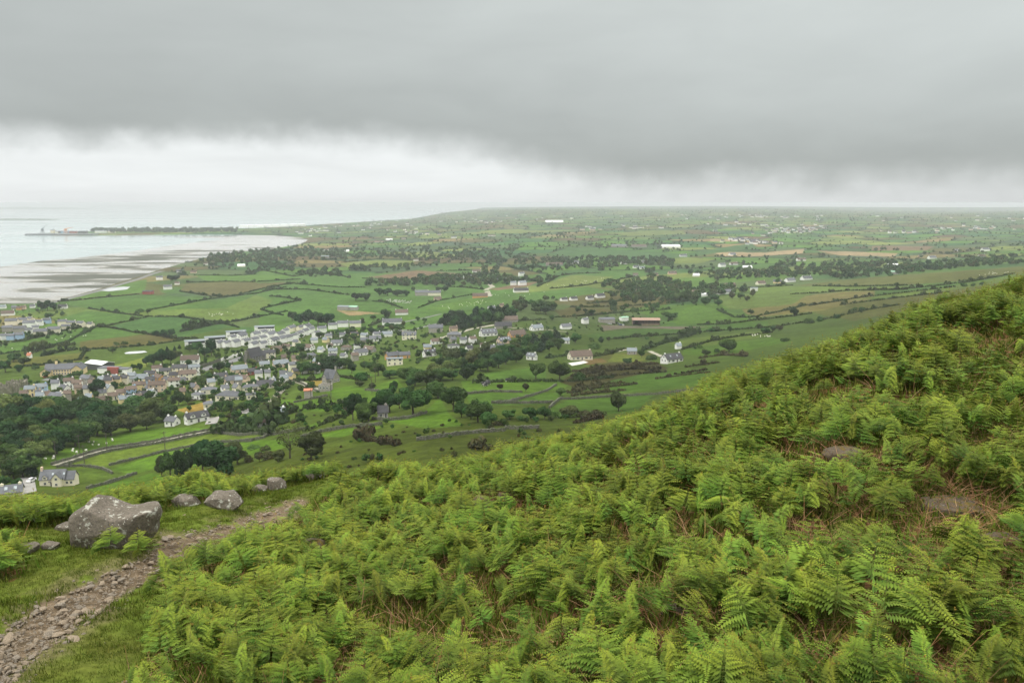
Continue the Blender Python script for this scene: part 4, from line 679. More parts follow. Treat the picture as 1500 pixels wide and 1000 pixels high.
# hand-placed: px py width wall roof rot type
DATA = """14 733 34 c s 24 b;251 624 20 w s -20 b;286 619 36 w d 40 b;100 568 15 w n 20 t;112 571 14 w n 15 t;80 571 12 w s 20 t;93 575 14 w s -25 b;126 564 19 g s -20 t;8 592 20 w s -30 b;158 567 12 p d 10 t;170 565 12 y d 10 t;181 563 11 c d 10 t;192 560 12 w l 10 t;189 577 14 b n 35 b;199 574 12 y n 35 t;176 581 16 p n 35 b;163 586 14 c n 38 b;148 592 18 c n 40 b
229 549 16 w n 30 t;241 552 17 c d 20 t;262 548 22 c d 12 t;283 547 18 w l 30 t;219 553 16 p d 10 b;203 560 26 w l 8 b;232 563 18 o n -35 t;219 566 14 b d 30 t;254 555 13 y d 10 b;274 557 26 c n 14 t;254 567 18 w n 25 t;205 573 15 y n 35 t;191 580 16 b n 35 t;229 574 26 p n 14 t;209 584 16 w d 20 b;277 532 28 w n 12 b;340 562 27 p s 38 b;358 560 12 p n -20 b;349 546 26 p l 32 b;322 557 22 w d 38 b;289 585 20 w s -20 h;305 577 24 c s 14 h;335 586 40 c s -8 h;367 585 16 c s 20 h;366 573 26 c s 24 h;305 598 18 c s 24 h;388 569 26 c d 10 b
410 538 25 p l 28 b;387 538 16 w l 15 b;393 525 20 c d 30 t;404 515 16 o n 40 b;369 549 16 r d 25 b;453 512 16 w n -20 b;432 529 12 p n 20 b;415 528 8 g n 20 b;460 502 11 w l 10 b
320 509 13 w s 35 t;331 509 13 w s 35 t;344 508 14 w s 35 t;352 498 17 w s 15 t;360 506 14 w s 35 t;372 504 14 w s 35 t;384 501 14 w s 35 t;371 511 14 w s 35 t;384 510 14 w s 35 t;374 495 15 w s 25 t;385 492 12 w s 20 t;396 496 18 w s 20 t;409 496 16 w s -30 t;400 505 17 w s 25 t;412 502 14 w s 30 t;421 500 14 w s 30 t;430 497 13 w s 28 t;438 494 13 w s 28 t;446 491 13 w s 28 t;455 488 13 w s 28 t
426 486 15 c s 10 t;440 485 13 c s 10 t;449 484 14 w s -25 t;471 487 15 w s 25 t;487 482 14 w s 20 t;502 479 17 w s 12 t;520 479 18 c s 12 t;463 494 13 w s 28 t;340 500 11 w s 30 t;417 490 12 w s 20 t
574 475 32 w s 15 b;588 461 20 w n 8 b;599 497 22 c s 6 t;567 493 16 w l 8 b;549 500 19 w s 16 b;533 502 12 g s 16 b;493 506 18 w s 12 b;507 513 16 g n -15 h;541 516 20 g n -30 b;527 521 23 w s 32 b;487 518 14 w l 10 b;470 516 11 w l -35 b;452 513 13 w n -30 b;454 525 18 g s 15 h;574 526 22 o s 36 b;592 525 18 o s 12 b;629 522 22 w d 32 b;638 487 22 g s 6 t;665 494 22 g s 8 h;664 485 13 p n 15 b;639 504 18 w n 20 b;664 511 18 w d 12 h;715 492 28 w s 25 b;737 481 26 g d 8 b;747 472 24 g n 6 b;757 494 28 o n 26 b;738 503 22 p s 34 b;716 516 22 w s 28 b;733 513 10 g s 10 b;779 527 16 w s -28 b;720 454 12 w s 20 b;735 450 6 p n 10 b;689 476 12 g n 10 b
857 474 11 w s 35 t;829 482 18 w s 25 b;828 503 13 w l 10 b;926 519 15 g l -8 b;985 531 34 w d 28 b;994 511 8 w l 10 b;938 429 13 g n 8 b;381 627 12 w n 35 b;413 612 7 w l 10 b
1022 431 17 p n 12 b;1032 434 10 w w 8 b;1070 421 17 p n 12 b;1056 431 14 w s 32 b;1068 430 16 w s 10 b;1115 417 15 c n 20 b;1140 415 14 y s -25 b;1158 413 19 w s 30 b;1182 410 20 w s 25 b;1020 405 10 w w 10 b
617 433 20 g s 8 t;636 433 20 c s 8 t;641 440 12 p n 20 b;692 408 9 w s 20 t;698 399 13 w n 10 b;674 409 11 w w 8 b;728 412 8 g s 10 b;744 412 15 g s 8 b;757 409 9 w s 30 b;764 404 10 w s 30 t;752 418 9 w l 10 t;765 418 13 w l 30 t;763 428 24 w d 14 b;812 389 26 g n 8 b
233 410 10 w s 30 t;245 424 13 w s 30 t;259 417 7 w n 10 b;263 399 11 w s 15 b;283 400 9 p n 10 b;301 388 6 w n 10 b;353 391 11 c w 8 b;91 452 13 w d 10 b;10 462 19 w n 20 b;16 476 18 c s 12 t;33 474 13 c s 12 t;44 472 12 c s -30 t;42 479 18 w s 12 t;57 477 10 w s 10 t;68 474 11 b s 10 t;91 477 13 c s 8 t;104 478 13 c s 8 t;118 479 13 c s -20 t;132 480 13 c s -30 t;96 484 13 c s 20 t;78 488 18 c s 22 t;58 492 20 c s 24 t;51 485 10 w s 32 t;41 489 11 w s 34 t;28 487 18 g s 20 t;10 486 15 g s 20 t;15 498 11 b s 12 t;28 497 12 b s 12 t;4 498 9 w s 40 t
27 454 6 o n 10 b;34 453 6 p n 10 b;47 451 7 w s 10 b;20 453 7 g s 10 b;4 452 8 w l 10 b;42 525 5 w r 10 b;476 367 11 w n 10 b;507 369 9 w w 10 b;555 355 18 p n 8 b;609 382 8 w n 10 b;570 352 10 w w 5 b;720 346 12 w n 8 b;843 387 15 w s 32 t;914 387 10 w n 20 b;944 385 8 w s 10 b;932 393 10 w s 15 b;941 394 9 w l 10 b;1001 376 11 w s 10 b;1058 391 12 w s 30 t;1075 388 12 w n 10 b;1095 394 14 w w 5 b;1073 374 13 w s 30 b;985 402 13 p n 10 b;931 404 8 g n 10 b;960 404 9 p n 10 b;1048 339 8 w s 30 b
1174 382 14 w n 10 b;1349 377 7 p n 10 b;1366 379 14 w s 20 b;1444 368 12 w s 10 t;1439 379 11 w n 10 t;1402 368 6 w s 10 b;826 441 12 w d 34 b;840 440 13 w d 34 b;864 439 13 w d 36 b;879 436 16 w d 30 b;786 484 21 w l 34 b"""
for row in DATA.replace('\n', ';').split(';'):
    a = row.split()
    if not a: continue
    if 310 < float(a[0]) < 470 and 478 < float(a[1]) < 513 and a[3] in 'wc' and a[4] == 's': a[5] = str(64 + (float(a[0]) * 7) % 17); a[2] = str(float(a[2]) * .86)
    w_ = float(a[2]); dz = dict(dorm=2) if a[0] in ('599', '286') else dict(sky=4) if a[0] in ('715', '738') else dict(sky=2) if a[0] in ('14', '779', '985', '629') else {}
    house(float(a[0]), float(a[1]), w_, 'w' if a[4] == 'r' else a[3], 'o' if a[4] == 'r' else a[4], float(a[5]), a[6], ch=1 if w_ < 20 else 2, **dz)
rx = random.Random(77)
for poly, n in [([(20, 590), (150, 558), (230, 556), (290, 545), (292, 575), (200, 592), (120, 594)], 26), ([(300, 562), (420, 545), (520, 508), (562, 508), (520, 535), (430, 558), (330, 582)], 22), ([(400, 512), (470, 494), (560, 486), (600, 500), (480, 512)], 9), ([(600, 505), (700, 498), (770, 500), (700, 515), (620, 518)], 6)]:
    xs, ys = zip(*poly); k = 0; tr_ = 0
    while k < n and tr_ < 3000:
        a, b = rx.uniform(min(xs), max(xs)), rx.uniform(min(ys), max(ys)); tr_ += 1
        if pip([a], [b], poly)[0] and all(math.hypot(a - c, (b - d) * 1.8) > 11 for c, d in HXY): house(a, b, rx.uniform(8, 13), rx.choice('wwwcpyg'), rx.choice('ssdnl'), rx.choice([30, 35, 12, -25, 20]), rx.choice('bbt')); k += 1
for a in [(143, 541, 42, 'd', 'w', -25, 's', 'big dark hall with a gleaming white roof beside the yellow school', 'hall'), (503, 454, 18, 'g', 'l', -8, 's', 'pale-roofed farm shed, left of the two in the open field', 'shed'), (516, 454, 17, 'g', 'g', -8, 's', 'green-roofed farm shed joined right of the pale one', 'shed'),
          (889, 473, 24, 'g', 's', 6, 's', 'wide grey shed with slate roof left of the green-roofed shed', 'shed'), (914, 470, 14, 'w', 'g', 25, 's', 'white shed with bright green roof in the farmyard', 'shed'), (983, 363, 27, 'w', 'w', 4, 's', 'big white shed alone against dark trees on the plain', 'shed'),
          (908, 362, 24, 'g', 's', 4, 's', 'long grey farm shed left of the big white shed', 'shed'), (936, 362, 22, 'g', 'n', 4, 's', 'brown-roofed grey farm shed close left of the big white shed', 'shed'), (1309, 391, 15, 'w', 'w', 4, 's', 'white barn among trees on the far right of the plain', 'barn'), (1311, 402, 13, 'g', 'g', 3, 's', 'low green-roofed shed below the far white barn', 'shed'),
          (216, 431, 15, 'r', 'd', 8, 's', 'red shed at the field edge near the bay', 'shed'), (812, 326, 26, 'w', 'w', 2, 's', 'long white greenhouse far out on the plain', 'greenhouse'), (1105, 426, 10, 'w', 'l', 3, 's', 'small white hill shed right of the white hill farm', 'shed'), (476, 378, 12, 'g', 'l', 4, 's', 'pale-roofed shed among the coastal woods', 'shed'),
          (451, 584, 12, 'g', 'o', 8, 's', 'low hut with rusty orange roof among stone walls', 'hut'), (560, 613, 16, 'g', 'd', 12, 'b', 'dark old stone cottage tucked under the two big round trees', 'cottage'), (578, 535, 25, 'c', 'l', 8, 'f', 'flat-roofed cream house standing in front of the orange one', 'house'),
          (850, 527, 38, 'c', 'n', 18, 'b', 'long cream bungalow with brown roof and many windows', 'house'), (703, 436, 23, 'o', 'n', 6, 'b', 'orange house beside the pale winding lane', 'house'), (58, 577, 20, 'b', 'l', 20, 't', 'pale blue end of the terrace left of the dark tree', 'house'), (43, 581, 16, 'y', 'l', 20, 't', 'yellow terrace house joined to the pale blue one', 'house'), (82, 588, 28, 'c', 's', -20, 'b', 'low cream cottage with round-windowed gable above the wood', 'house')]:
    house(*a[:7], lab=a[7], cat=a[8], name={'hall': 'village_hall', 'greenhouse': 'greenhouse', 'hut': 'hut', 'barn': 'barn', 'cottage': 'cottage'}.get(a[8]), dorm=0)
label_all(HOUSES)
def custom(name, px, py, lab, cat, rz=0, dy=0):
    x, y, z = hit(px, py); return tag(empty(name, (x, y + dy, z), math.radians(rz)), lab, cat), y
def block(o, L, W, e, r, cx, cy, wm, rm, turn=0, roof='gable', nm='wall'):
    v, f = gable_wall(L, W, e, r); T = (lambda p: (cx + p[0], cy + p[1], p[2])) if not turn else (lambda p: (cx - p[1], cy + p[0], p[2]))
    pc('wall', [T(p) for p in v], f, wm, o); v, f = gable_roof(L, W, e, r); return pc('roof', [T(p) for p in v], f, rm, o)
# the big dormered house near the foot of the hill
o, y = custom('house', 78, 712, 'large cream dormered house with slate roof at the hill foot', 'house', 9, 3); k = y / F; o.scale = (.78,) * 3
ro = block(o, 11.5, 7, 3.6, 7.4, -1.2, 0, WM['c'], RM['s']); block(o, 4.6, 4.2, 4.4, 6.9, 1.6, -3.2, WM['c'], RM['s'], 1); block(o, 4.6, 6.4, 3.0, 6.3, 6.6, .2, WM['c'], RM['s'])
m = MB(); v, f = gable_wall(2.4, 2.0, 4.9, 5.9); m.add([(-4.2 - b, -2.6 + a, max(c, 3.4)) for a, b, c in v], f); dm = link('dormer', m.mesh('dormer', [WM['c']]), o); m = MB(); v, f = gable_roof(2.5, 2.0, 4.9, 5.9, .25, .12); m.add([(-4.2 - b, -2.6 + a, c) for a, b, c in v], f); link('dormer_roof', m.mesh('dormer_roof', [RM['s']]), dm); put(WINM, 'window', dm, (-4.2, -3.86, 4.5), 0).scale = (1, 1, .8)
m = MB(); m.box((-6.6, 0, 8), (.9, 1.3, 2.2)); link('chimney', m.mesh('chimney', [WM['p']]), ro)
for xx, yy, zz in [(-4.4, -3.52, 1.5), (1.6, -5.53, 1.4), (1.6, -5.53, 4.2), (5.6, -3.02, 1.4), (7.6, -3.02, 1.4)]: put(WINM, 'window', o, (xx, yy, zz), 0)
put(DOORME, 'door', o, (-1.4, -3.52, 1.1), 0); m = MB(); m.box((-2.0, -3.9, 2.5), (1.2, .9, .2)); link('porch_roof', m.mesh('porch_roof', [RM['s']]), o)
for xx in (-1.0, 4.2): m = MB(); m.box((0, 0, .1), (.9, 1.1, .1)); q = link('rooflight', m.mesh('rooflight', [SKYL]), ro, (xx, -1.75, 5.75)); q.rotation_euler.x = math.atan2(3.8, 3.5)
# grey stone house and its ruinous block
o, y = custom('house', 484, 561, 'tall grey stone house with steep gables and a thin chimney', 'house', -30, 3)
ro = block(o, 8.5, 6.5, 3.4, 8.2, 0, 0, WM['g'], RM['s']); block(o, 5, 4, 3.4, 6.8, -1, -3, WM['g'], RM['s'], 1); m = MB(); m.box((4, 0, 9), (.9, .9, 3.4)); link('chimney', m.mesh('chimney', [WM['g']]), ro)
for p in ((-1, -5.53, 1.5), (-1, -5.53, 4.2), (2.8, -3.27, 1.6)): put(WINM, 'window', o, p, 0)
for yy in (-1.5, 1.5): put(WINM, 'window', o, (4.27, yy, 1.6), PI / 2)
o, y = custom('outbuilding', 476, 573, 'roofless pale stone block before the grey stone house', 'outbuilding', -10, 2); m = MB()
for c, d in (((0, -2.2, 1.4), (7, .5, 5.2)), ((0, 2.2, 1.4), (7, .5, 5.2)), ((-3.24, 0, 1.3), (.5, 3.88, 5)), ((3.24, 0, 1.3), (.5, 3.88, 5))): m.box(c, d)
link('wall', m.mesh('wall', [WM['g']]), o)
for xx in (-2, 0, 2): put(WINM, 'window', o, (xx, -2.47, 2.2), 0)
# yellow school
o, y = custom('school', 88, 550, 'long yellow school with gabled ends and dark roof', 'school', 14, 5); ro = block(o, 25, 9, 4.6, 8.2, 0, 2, WM['y'], RM['s']); block(o, 14, 8, 4.6, 8, 11.4, 0, WM['y'], RM['s'], 1); block(o, 12, 7, 3.2, 6.0, -11.4, 0, WM['y'], RM['s'], 1)
for i in range(7): put(WINM, 'window', o, (-6 + i * 2.0, -2.52, 3.3), 0); put(WINM, 'window', o, (-6 + i * 2.0, -2.52, 1.2), 0)
for xx, yy in ((11.4, -7.02), (-11.4, -6.02)):
    for d in (-1.6, 1.6): put(WINM, 'window', o, (xx + d, yy, 1.6), 0)
m = MB(); m.box((-5, 2, 9), (1.6, 1.2, 2.6)); link('chimney', m.mesh('chimney', [WM['y']]), ro)
# brick and white low hall right of the big hall
o, y = custom('clubhouse', 164, 547, 'low white building with a red brick front beside the big hall', 'building', -6, 4); m = MB(); m.box((-4, 0, 1), (15, 8, 6)); m.box((9, -1, .8), (9, 7, 5.6)); link('wall', m.mesh('wall', [WM['w']]), o); m = MB(); m.box((2, -4.6, 1.8), (9, 1.6, 7)); link('brick_front', m.mesh('brick_front', [WM['r']]), o); m = MB(); m.box((-4, 0, 4.2), (15.6, 8.6, .36)); m.box((9.2, -1, 3.9), (9.4, 7.6, .36)); link('roof', m.mesh('roof', [RM['s']]), o)
# apartment blocks with slanting pale roofs over a dark window band
for px, py, wpx, lb in [(283, 511, 31, 'white apartment block with slanting pale roof, nearest of the row, half behind trees'), (313, 505, 32, 'white apartment block with slanting pale roof, second along the row'), (344, 496, 31, 'white apartment block with slanting pale roof, third along the row'), (386, 488, 31, 'white apartment block with slanting pale roof, farthest, right of a gap')]:
    o, y = custom('apartment_block', px, py, lb, 'apartments', 24 if px < 370 else 12, 5); o.scale = (.9, .9, .82); o['group'] = 'white apartment blocks along the crescent'; L = wpx * y / F * 1.0; m = MB(); m.box((0, 0, 1.5), (L, 9, 9)); m.box((-L * .42, -.6, 7.2), (L * .16, 8, 2.4)); link('wall', m.mesh('wall', [WM['w']]), o)
    m = MB(); m.box((L * .08, -1.0, 7.1), (L * .82, 6, 2.2)); link('window_band', m.mesh('window_band', [GLASS]), o); v, f = mono_roof(L, 8, 8.6, 9.2); pc('roof', v, f, RM['l'], o)
    for i in range(8):
        for zz in (1.2, 4.0): put(WINM, 'window', o, (-L / 2 + L * (i + .5) / 8, -4.52, zz), 0)
# church, barn, castle
o, y = custom('church', 369, 531, 'dark grey stone church with a steep roof among trees', 'church', 62, 5); CS = mat('church_stone', (.17, .165, .14), .9, .25, .6); ro = block(o, 14, 9, 5, 12, 0, 0, CS, RM['d']); m = MB(); m.box((-7.7, 0, 4), (2.0, 3, 13)); link('bell_tower', m.mesh('bell_tower', [CS]), o); block(o, 5, 5.5, 3.6, 7.2, 8.9, 0, CS, RM['d'])
for sx in (-1, 1):
    for i in range(4): q = put(WINM, 'window', o, (-5 + i * 3.2, sx * 4.52, 2.8), 0 if sx < 0 else PI); q.scale = (.9, 1, 2.6)
o, y = custom('barn', 947, 477, 'long open-fronted barn with a brown roof in the farmyard', 'barn', -3, 6); L = 40 * y / F; m = MB(); m.box((0, 6, 2.5), (L, .4, 8)); m.box((-L / 2 + .2, 0, 2.5), (.4, 11.5, 8)); m.box((L / 2 - .2, 0, 2.5), (.4, 11.5, 8)); m.box((0, -5.8, 1.0), (L * .34, .3, 3.4)); m.box((L * .33, -5.8, 1.2), (L * .30, .3, 3.8)); link('wall', m.mesh('wall', [mat('weathered_boards', (.20, .15, .10), .9, .25, .5)]), o)
for i in range(6): m = MB(); m.box((-L / 2 + L * i / 5 * .98 + .3, -5.4, 2.8), (.4, .4, 7.6)); link('post', m.mesh('post', [BARK]), o)
v, f = gable_roof(L, 12.4, 6.6, 8.6, .5, .2); pc('roof', v, f, RM['b'], o)
def ruin(px, py, w, h, lb):
    o, y = custom('castle_ruin', px, py, lb, 'ruin', 8, 3); r = random.Random(px); L = w * y / F; H = h * y / F; bm = bmesh.new(); n = 14
    for s, (dx, dy, ll, ax) in enumerate([(0, -4, L, 0), (0, 4, L, 0), (-L / 2, 0, 8, 1), (L / 2, 0, 8, 1)]):
        top = [H * (r.uniform(.62, 1.0) if i % 3 else r.uniform(.4, .9)) for i in range(n + 1)]
        for i in range(n):
            t0 = -ll / 2 + ll * i / n; t1 = t0 + ll / n; V = []
            for z0, z1, off in ((-2, top[i], -.6), (-2, top[i], .6)):
                V.append([bm.verts.new((dx + (t if not ax else off), dy + (off if not ax else t), z)) for t, z in ((t0, z0), (t1, z0), (t1, top[i + 1]), (t0, z1))])
            bm.faces.new(V[0]); bm.faces.new(V[1][::-1])
            for a, b in ((0, 1), (1, 2), (2, 3), (3, 0)): bm.faces.new((V[0][a], V[0][b], V[1][b], V[1][a]))
    bmesh.ops.recalc_face_normals(bm, faces=bm.faces); me = bpy.data.meshes.new('wall'); bm.to_mesh(me); bm.free(); me.materials.append(mat('ruin_stone', (.24, .22, .18), .95, .3, .8, col2=(.14, .14, .09))); link('wall', me, o)
ruin(8, 580, 22, 21, 'grey roofless castle ruin at the bay end of the village'); ruin(22, 568, 20, 11, 'low broken stone tower behind the castle ruin')
# utility poles
PM = mat('pole_wood', (.10, .085, .07), .9, .2, 3); _p = MB(); _p.tube([(0, 0, -.5), (0, 0, 8)], [.16, .11], 6); _x = MB(); _x.box((0, 0, 7.4), (1.6, .12, .12)); PME = _p.mesh('pole', [PM]); XME = _x.mesh('crossarm', [PM]); POLES = []
for px, py in [(82, 675), (124, 682), (157, 662), (117, 665), (242, 660), (545, 576), (485, 582), (456, 596), (688, 500), (704, 498), (550, 560)]:
    o = empty('utility_pole', hit(px, py), .4); o.scale = (1.2,) * 3; link('pole', PME, o); link('crossarm', XME, o); tag(o, cat='pole', group='utility poles across the fields'); POLES.append((o, px, py, 'thin wooden utility pole'))
label_all(POLES)
# livestock and cars
WOOL = mat('wool', (.72, .70, .62), .95, .08, 6); COWM = [mat('cow_white', (.7, .68, .64), .8), mat('cow_black', (.02, .02, .02), .7)]
def beast(name, L, m, dark):
    V = [(-.45, 0, .62), (-.1, 0, .64), (.3, 0, .64), (.5, 0, .72), (.68, 0, .62), (-.4, .14, .35), (-.4, .14, 0), (-.4, -.14, .35), (-.4, -.14, 0), (.3, .13, .35), (.3, .13, 0), (.3, -.13, .35), (.3, -.13, 0)]
    E = [(0, 1), (1, 2), (2, 3), (3, 4), (0, 5), (5, 6), (0, 7), (7, 8), (2, 9), (9, 10), (2, 11), (11, 12)]; R = [.22, .26, .24, .12, .09] + [.07, .05] * 4
    me = bpy.data.meshes.new(name); me.from_pydata([Vector(v) * L for v in V], E, []); o = bpy.data.objects.new(name, me); C.objects.link(o); md = o.modifiers.new('s', 'SKIN')
    for i, d in enumerate(me.skin_vertices[0].data): d.radius = (R[i] * L, R[i] * L); d.use_root = i == 1
    dg = bpy.context.evaluated_depsgraph_get(); me2 = bpy.data.meshes.new_from_object(o.evaluated_get(dg)); bpy.data.objects.remove(o); me2.materials.clear()
    for x in m: me2.materials.append(x)
    for p in me2.polygons:
        p.use_smooth = True
        if dark: p.material_index = int(_T[int(p.center.x * 9 + 40) & 255, int(p.center.z * 7 + 20) & 255] > .5)
    return me2
SHEEP = beast('sheep', .82, [WOOL], 0); COW = beast('cow', 2.2, COWM, 1); rs = random.Random(12)
def herd(me, name, poly, n, lb, sc=1):
    xs, ys = zip(*poly); k = 0
    while k < n:
        a, b = rs.uniform(min(xs), max(xs)), rs.uniform(min(ys), max(ys))
        if pip([a], [b], poly)[0]: o = link(name, me, None, hit(a, b)); o.rotation_euler.z = rs.uniform(0, 6.28); o.scale = (sc,) * 3; tag(o, lb, name, lb); k += 1
herd(SHEEP, 'sheep', [(60, 675), (130, 648), (170, 640), (170, 652), (110, 666), (80, 676)], 15, 'white sheep grazing in the bright field under the wood', 1.2)
herd(SHEEP, 'sheep', [(290, 460), (345, 454), (355, 458), (310, 464)], 16, 'white sheep grazing in the pale sloping field beyond the crescent', 1.3)
herd(SHEEP, 'sheep', [(640, 448), (720, 438), (715, 446), (650, 453)], 26, 'white sheep dotted over the field behind the conifers', 1.2)
herd(SHEEP, 'sheep', [(800, 418), (890, 406), (880, 413), (820, 421)], 24, 'white sheep dotted over the yellow-green field', 1.3)
herd(SHEEP, 'sheep', [(1100, 490), (1130, 490), (1128, 495), (1105, 495)], 14, 'white sheep gathered below the hillside hawthorns', 1.2)
herd(SHEEP, 'sheep', [(10, 512), (70, 498), (140, 488), (130, 492), (60, 505)], 14, 'white sheep in the long green field below the bayside estate', 1.2)
herd(SHEEP, 'sheep', [(1420, 402), (1480, 396), (1480, 400), (1430, 404)], 12, 'white sheep on the hill field at the right edge', 1.3)
herd(SHEEP, 'sheep', [(700, 425), (760, 430), (850, 424), (760, 436), (720, 434)], 12, 'white sheep in the field behind the dark-roofed villa', 1.3)
herd(COW, 'cow', [(705, 562), (722, 559), (720, 565), (706, 567)], 5, 'black and white cow standing in the walled field'); herd(COW, 'cow', [(738, 558), (752, 557), (750, 560)], 2, 'black and white cow beside the small hawthorn')
cb = MB(); cb.box((0, 0, .62), (4.2, 1.75, .7)); cb.add([(-1.3, -.8, .97), (1.4, -.8, .97), (1.4, .8, .97), (-1.3, .8, .97), (-.8, -.68, 1.5), (.8, -.68, 1.5), (.8, .68, 1.5), (-.8, .68, 1.5)], [(0, 1, 5, 4), (1, 2, 6, 5), (2, 3, 7, 6), (3, 0, 4, 7)], 1); cb.add([(-.8, -.68, 1.5), (.8, -.68, 1.5), (.8, .68, 1.5), (-.8, .68, 1.5)], [(0, 1, 2, 3)], 0)
for sx in (-1.3, 1.3):
    for sy in (-.8, .8): cb.tube([(sx, sy - .1, .32), (sx, sy + .1, .32)], .32, 10, 2)
TYRE = mat('tyre', (.02, .02, .02), .8)
for px, py, c, n in [(893, 475, (.6, .6, .62), 'silver'), (899, 473.5, (.75, .75, .75), 'white'), (905, 474.5, (.3, .33, .38), 'grey'), (909, 476.5, (.05, .08, .2), 'blue'), (913, 477, (.7, .7, .7), 'pale'), (67, 553, (.4, .05, .04), 'red'), (46, 706, (.75, .75, .75), 'white')]:
    me = cb.mesh('parked_car', [mat(n + '_paint', c, .3, .03, spec=.5), GLASS, TYRE]); o = link('parked_car', me, None, hit(px, py)); o.location.z += .25; o.rotation_euler.z = .5 + px % 3; tag(o, n + ' car parked ' + ('in the farmyard before the grey shed' if px > 800 else 'at the yellow school' if px == 67 else 'on the yard of the dormered house'), 'car')
# graveyard beside the copse, port and spit far across the bay
GST = mat('gravestone', (.55, .54, .50), .9, .2, 2); gm = MB(); gm.box((0, 0, .3), (.8, .25, 1.4)); gm.box((0, .9, -.1), (.9, 1.8, .5)); GME = gm.mesh('gravestone', [GST])
for i in range(46):
    a = rs.random(); px = 563 + a * 40; py = 439.5 + a * 3.2 + rs.uniform(-1.2, 2.2); o = link('gravestone', GME, None, hit(px, py)); o.scale = (1.5,) * 3; o.rotation_euler.z = .3; tag(o, 'pale gravestone in the small field graveyard by the copse', 'gravestone', 'gravestones of the field graveyard')
PORTC = mat('quay_concrete', (.20, .22, .23), .9, .2, .05); def_ = None
def sea_pt(px, py): a, s = ray(px, py); y = -CAMZ / s; return Vector((a * y, y, 0))
o = empty('quay', sea_pt(88, 344.8)); q = MB(); y = o.location.y; kx = y / F; q.box((0, 20, 3), (98 * kx, 60, 9)); link('deck', q.mesh('deck', [PORTC]), o); q = MB()
for i in range(16): q.box(((-46 + i * 6) * kx, -11, 1), (2.5, 2, 7))
link('fender_piles', q.mesh('fender_piles', [BARK]), o); tag(o, 'long low grey quay at the tip of the spit', 'quay')
def crane(px, h, m, lb, jib):
    o = empty('crane', sea_pt(px, 344)); o.location.z = 7; o.location.y += 10; k = o.location.y / F; H = h * k; q = MB()
    for sx in (-1, 1):
        for sy in (-1, 1): q.tube([(sx * 6, sy * 6, 0), (sx * 3, sy * 3, H * .6)], 1.1, 5)
    q.box((0, 0, H * .62), (9, 9, H * .16)); link('tower', q.mesh('tower', [m]), o); q = MB(); q.tube([(-jib * .25 * k, 0, H * .62), (jib * .5 * k, 0, H * (1.0 if jib < 9 else .85)), (jib * k, 0, H * (1.45 if jib < 9 else .95))], [1.6, 1.2, .7], 5); link('jib', q.mesh('jib', [m]), o); tag(o, lb, 'crane')
crane(61, 9, mat('crane_steel', (.10, .14, .16), .6), 'tall dark crane with a steep jib on the quay', 7); crane(95, 9, mat('crane_orange', (.75, .30, .08), .5), 'orange cargo crane on the quay', 11)
for px, w, h, c, lb in [(78, 5, 5, 'c', 'tall pale silo on the quay between the two cranes'), (86, 8, 3, 'w', 'white warehouse on the quay left of the orange crane'), (94, 14, 3, 'b', 'blue warehouse below the orange crane'), (108, 10, 3, 'r', 'reddish warehouse right of the orange crane'), (122, 12, 3, 'd', 'dark shed at the root of the quay'), (148, 16, 3, 'w', 'white house row where the spit trees begin'), (164, 10, 3, 'c', 'cream villa on the spit before the trees')]:
    o = empty('warehouse', sea_pt(px, 343 if px < 130 else 341.5)); k = o.location.y / F; o.location.z = 7 if px < 130 else 3; W_ = w * k; v, f = gable_wall(W_, 14, h * k * .7, h * k); pc('wall', v, f, WM[c], o); pc('roof', *gable_roof(W_, 14, h * k * .7, h * k), RM['l'], o); tag(o, lb, 'warehouse')
for i, px in enumerate([357, 368, 380, 392, 404, 417, 430, 442]):
    o = empty('glasshouse', sea_pt(px, 333.4 - i * .25)); k = o.location.y / F; o.location.z = 2.5; W_ = 10.5 * k; v, f = gable_wall(W_, 26, 3.2 * k * .8, 3.2 * k); pc('wall', v, f, WM['w'], o); pc('roof', *gable_roof(W_, 26, 3.2 * k * .8, 3.2 * k), RM['w'], o); tag(o, 'long white shed in the bright row on the far shore', 'shed', 'white sheds in a row on the far shore')
r = np.random.default_rng(2); n = 330; px = np.concatenate([r.uniform(133, 168, 30), r.uniform(160, 350, n - 30)]); P = []
for i in range(n): p = sea_pt(px[i], r.uniform(337.5, 342.0)); P.append((p.x, p.y, 2.2))
pl = [o.copy() for o in FAR['round'] + FAR['dark']]
for i, p in enumerate(pl): p.name = f'spit_tree_{i:02d}'
scatter('spit_trees', np.array(P), r.uniform(0, 6, n), r.uniform(9, 22, n), r.integers(0, len(pl), n), pl, 'dark belt of trees along the far spit of land', cat='woods')
# low lands far over the water
LANDM = mat('far_shore', (.10, .13, .10), .95, .2, .002)
def isle(nm, x0, x1, py, h, lb):
    bm = bmesh.new(); N_ = 24; T_ = []; 
    for i in range(N_ + 1):
        t = i / N_; p = sea_pt(x0 + (x1 - x0) * t, py); hh = h * math.sin(PI * t) ** .5 * (.6 + .8 * _T[i * 3 & 255, int(py) & 255]); d = p.y * .03
        T_.append([bm.verts.new((p.x, p.y, -2)), bm.verts.new((p.x, p.y + d * .3, hh * .8)), bm.verts.new((p.x, p.y + d, hh)), bm.verts.new((p.x, p.y + d * 2, -2))])
    for a, b in zip(T_[:-1], T_[1:]):
        for k in range(3): bm.faces.new((a[k], b[k], b[k + 1], a[k + 1]))
    bmesh.ops.recalc_face_normals(bm, faces=bm.faces); me = bpy.data.meshes.new(nm); bm.to_mesh(me); bm.free(); me.materials.append(LANDM); return tag(link(nm, me), lb, kind='structure')
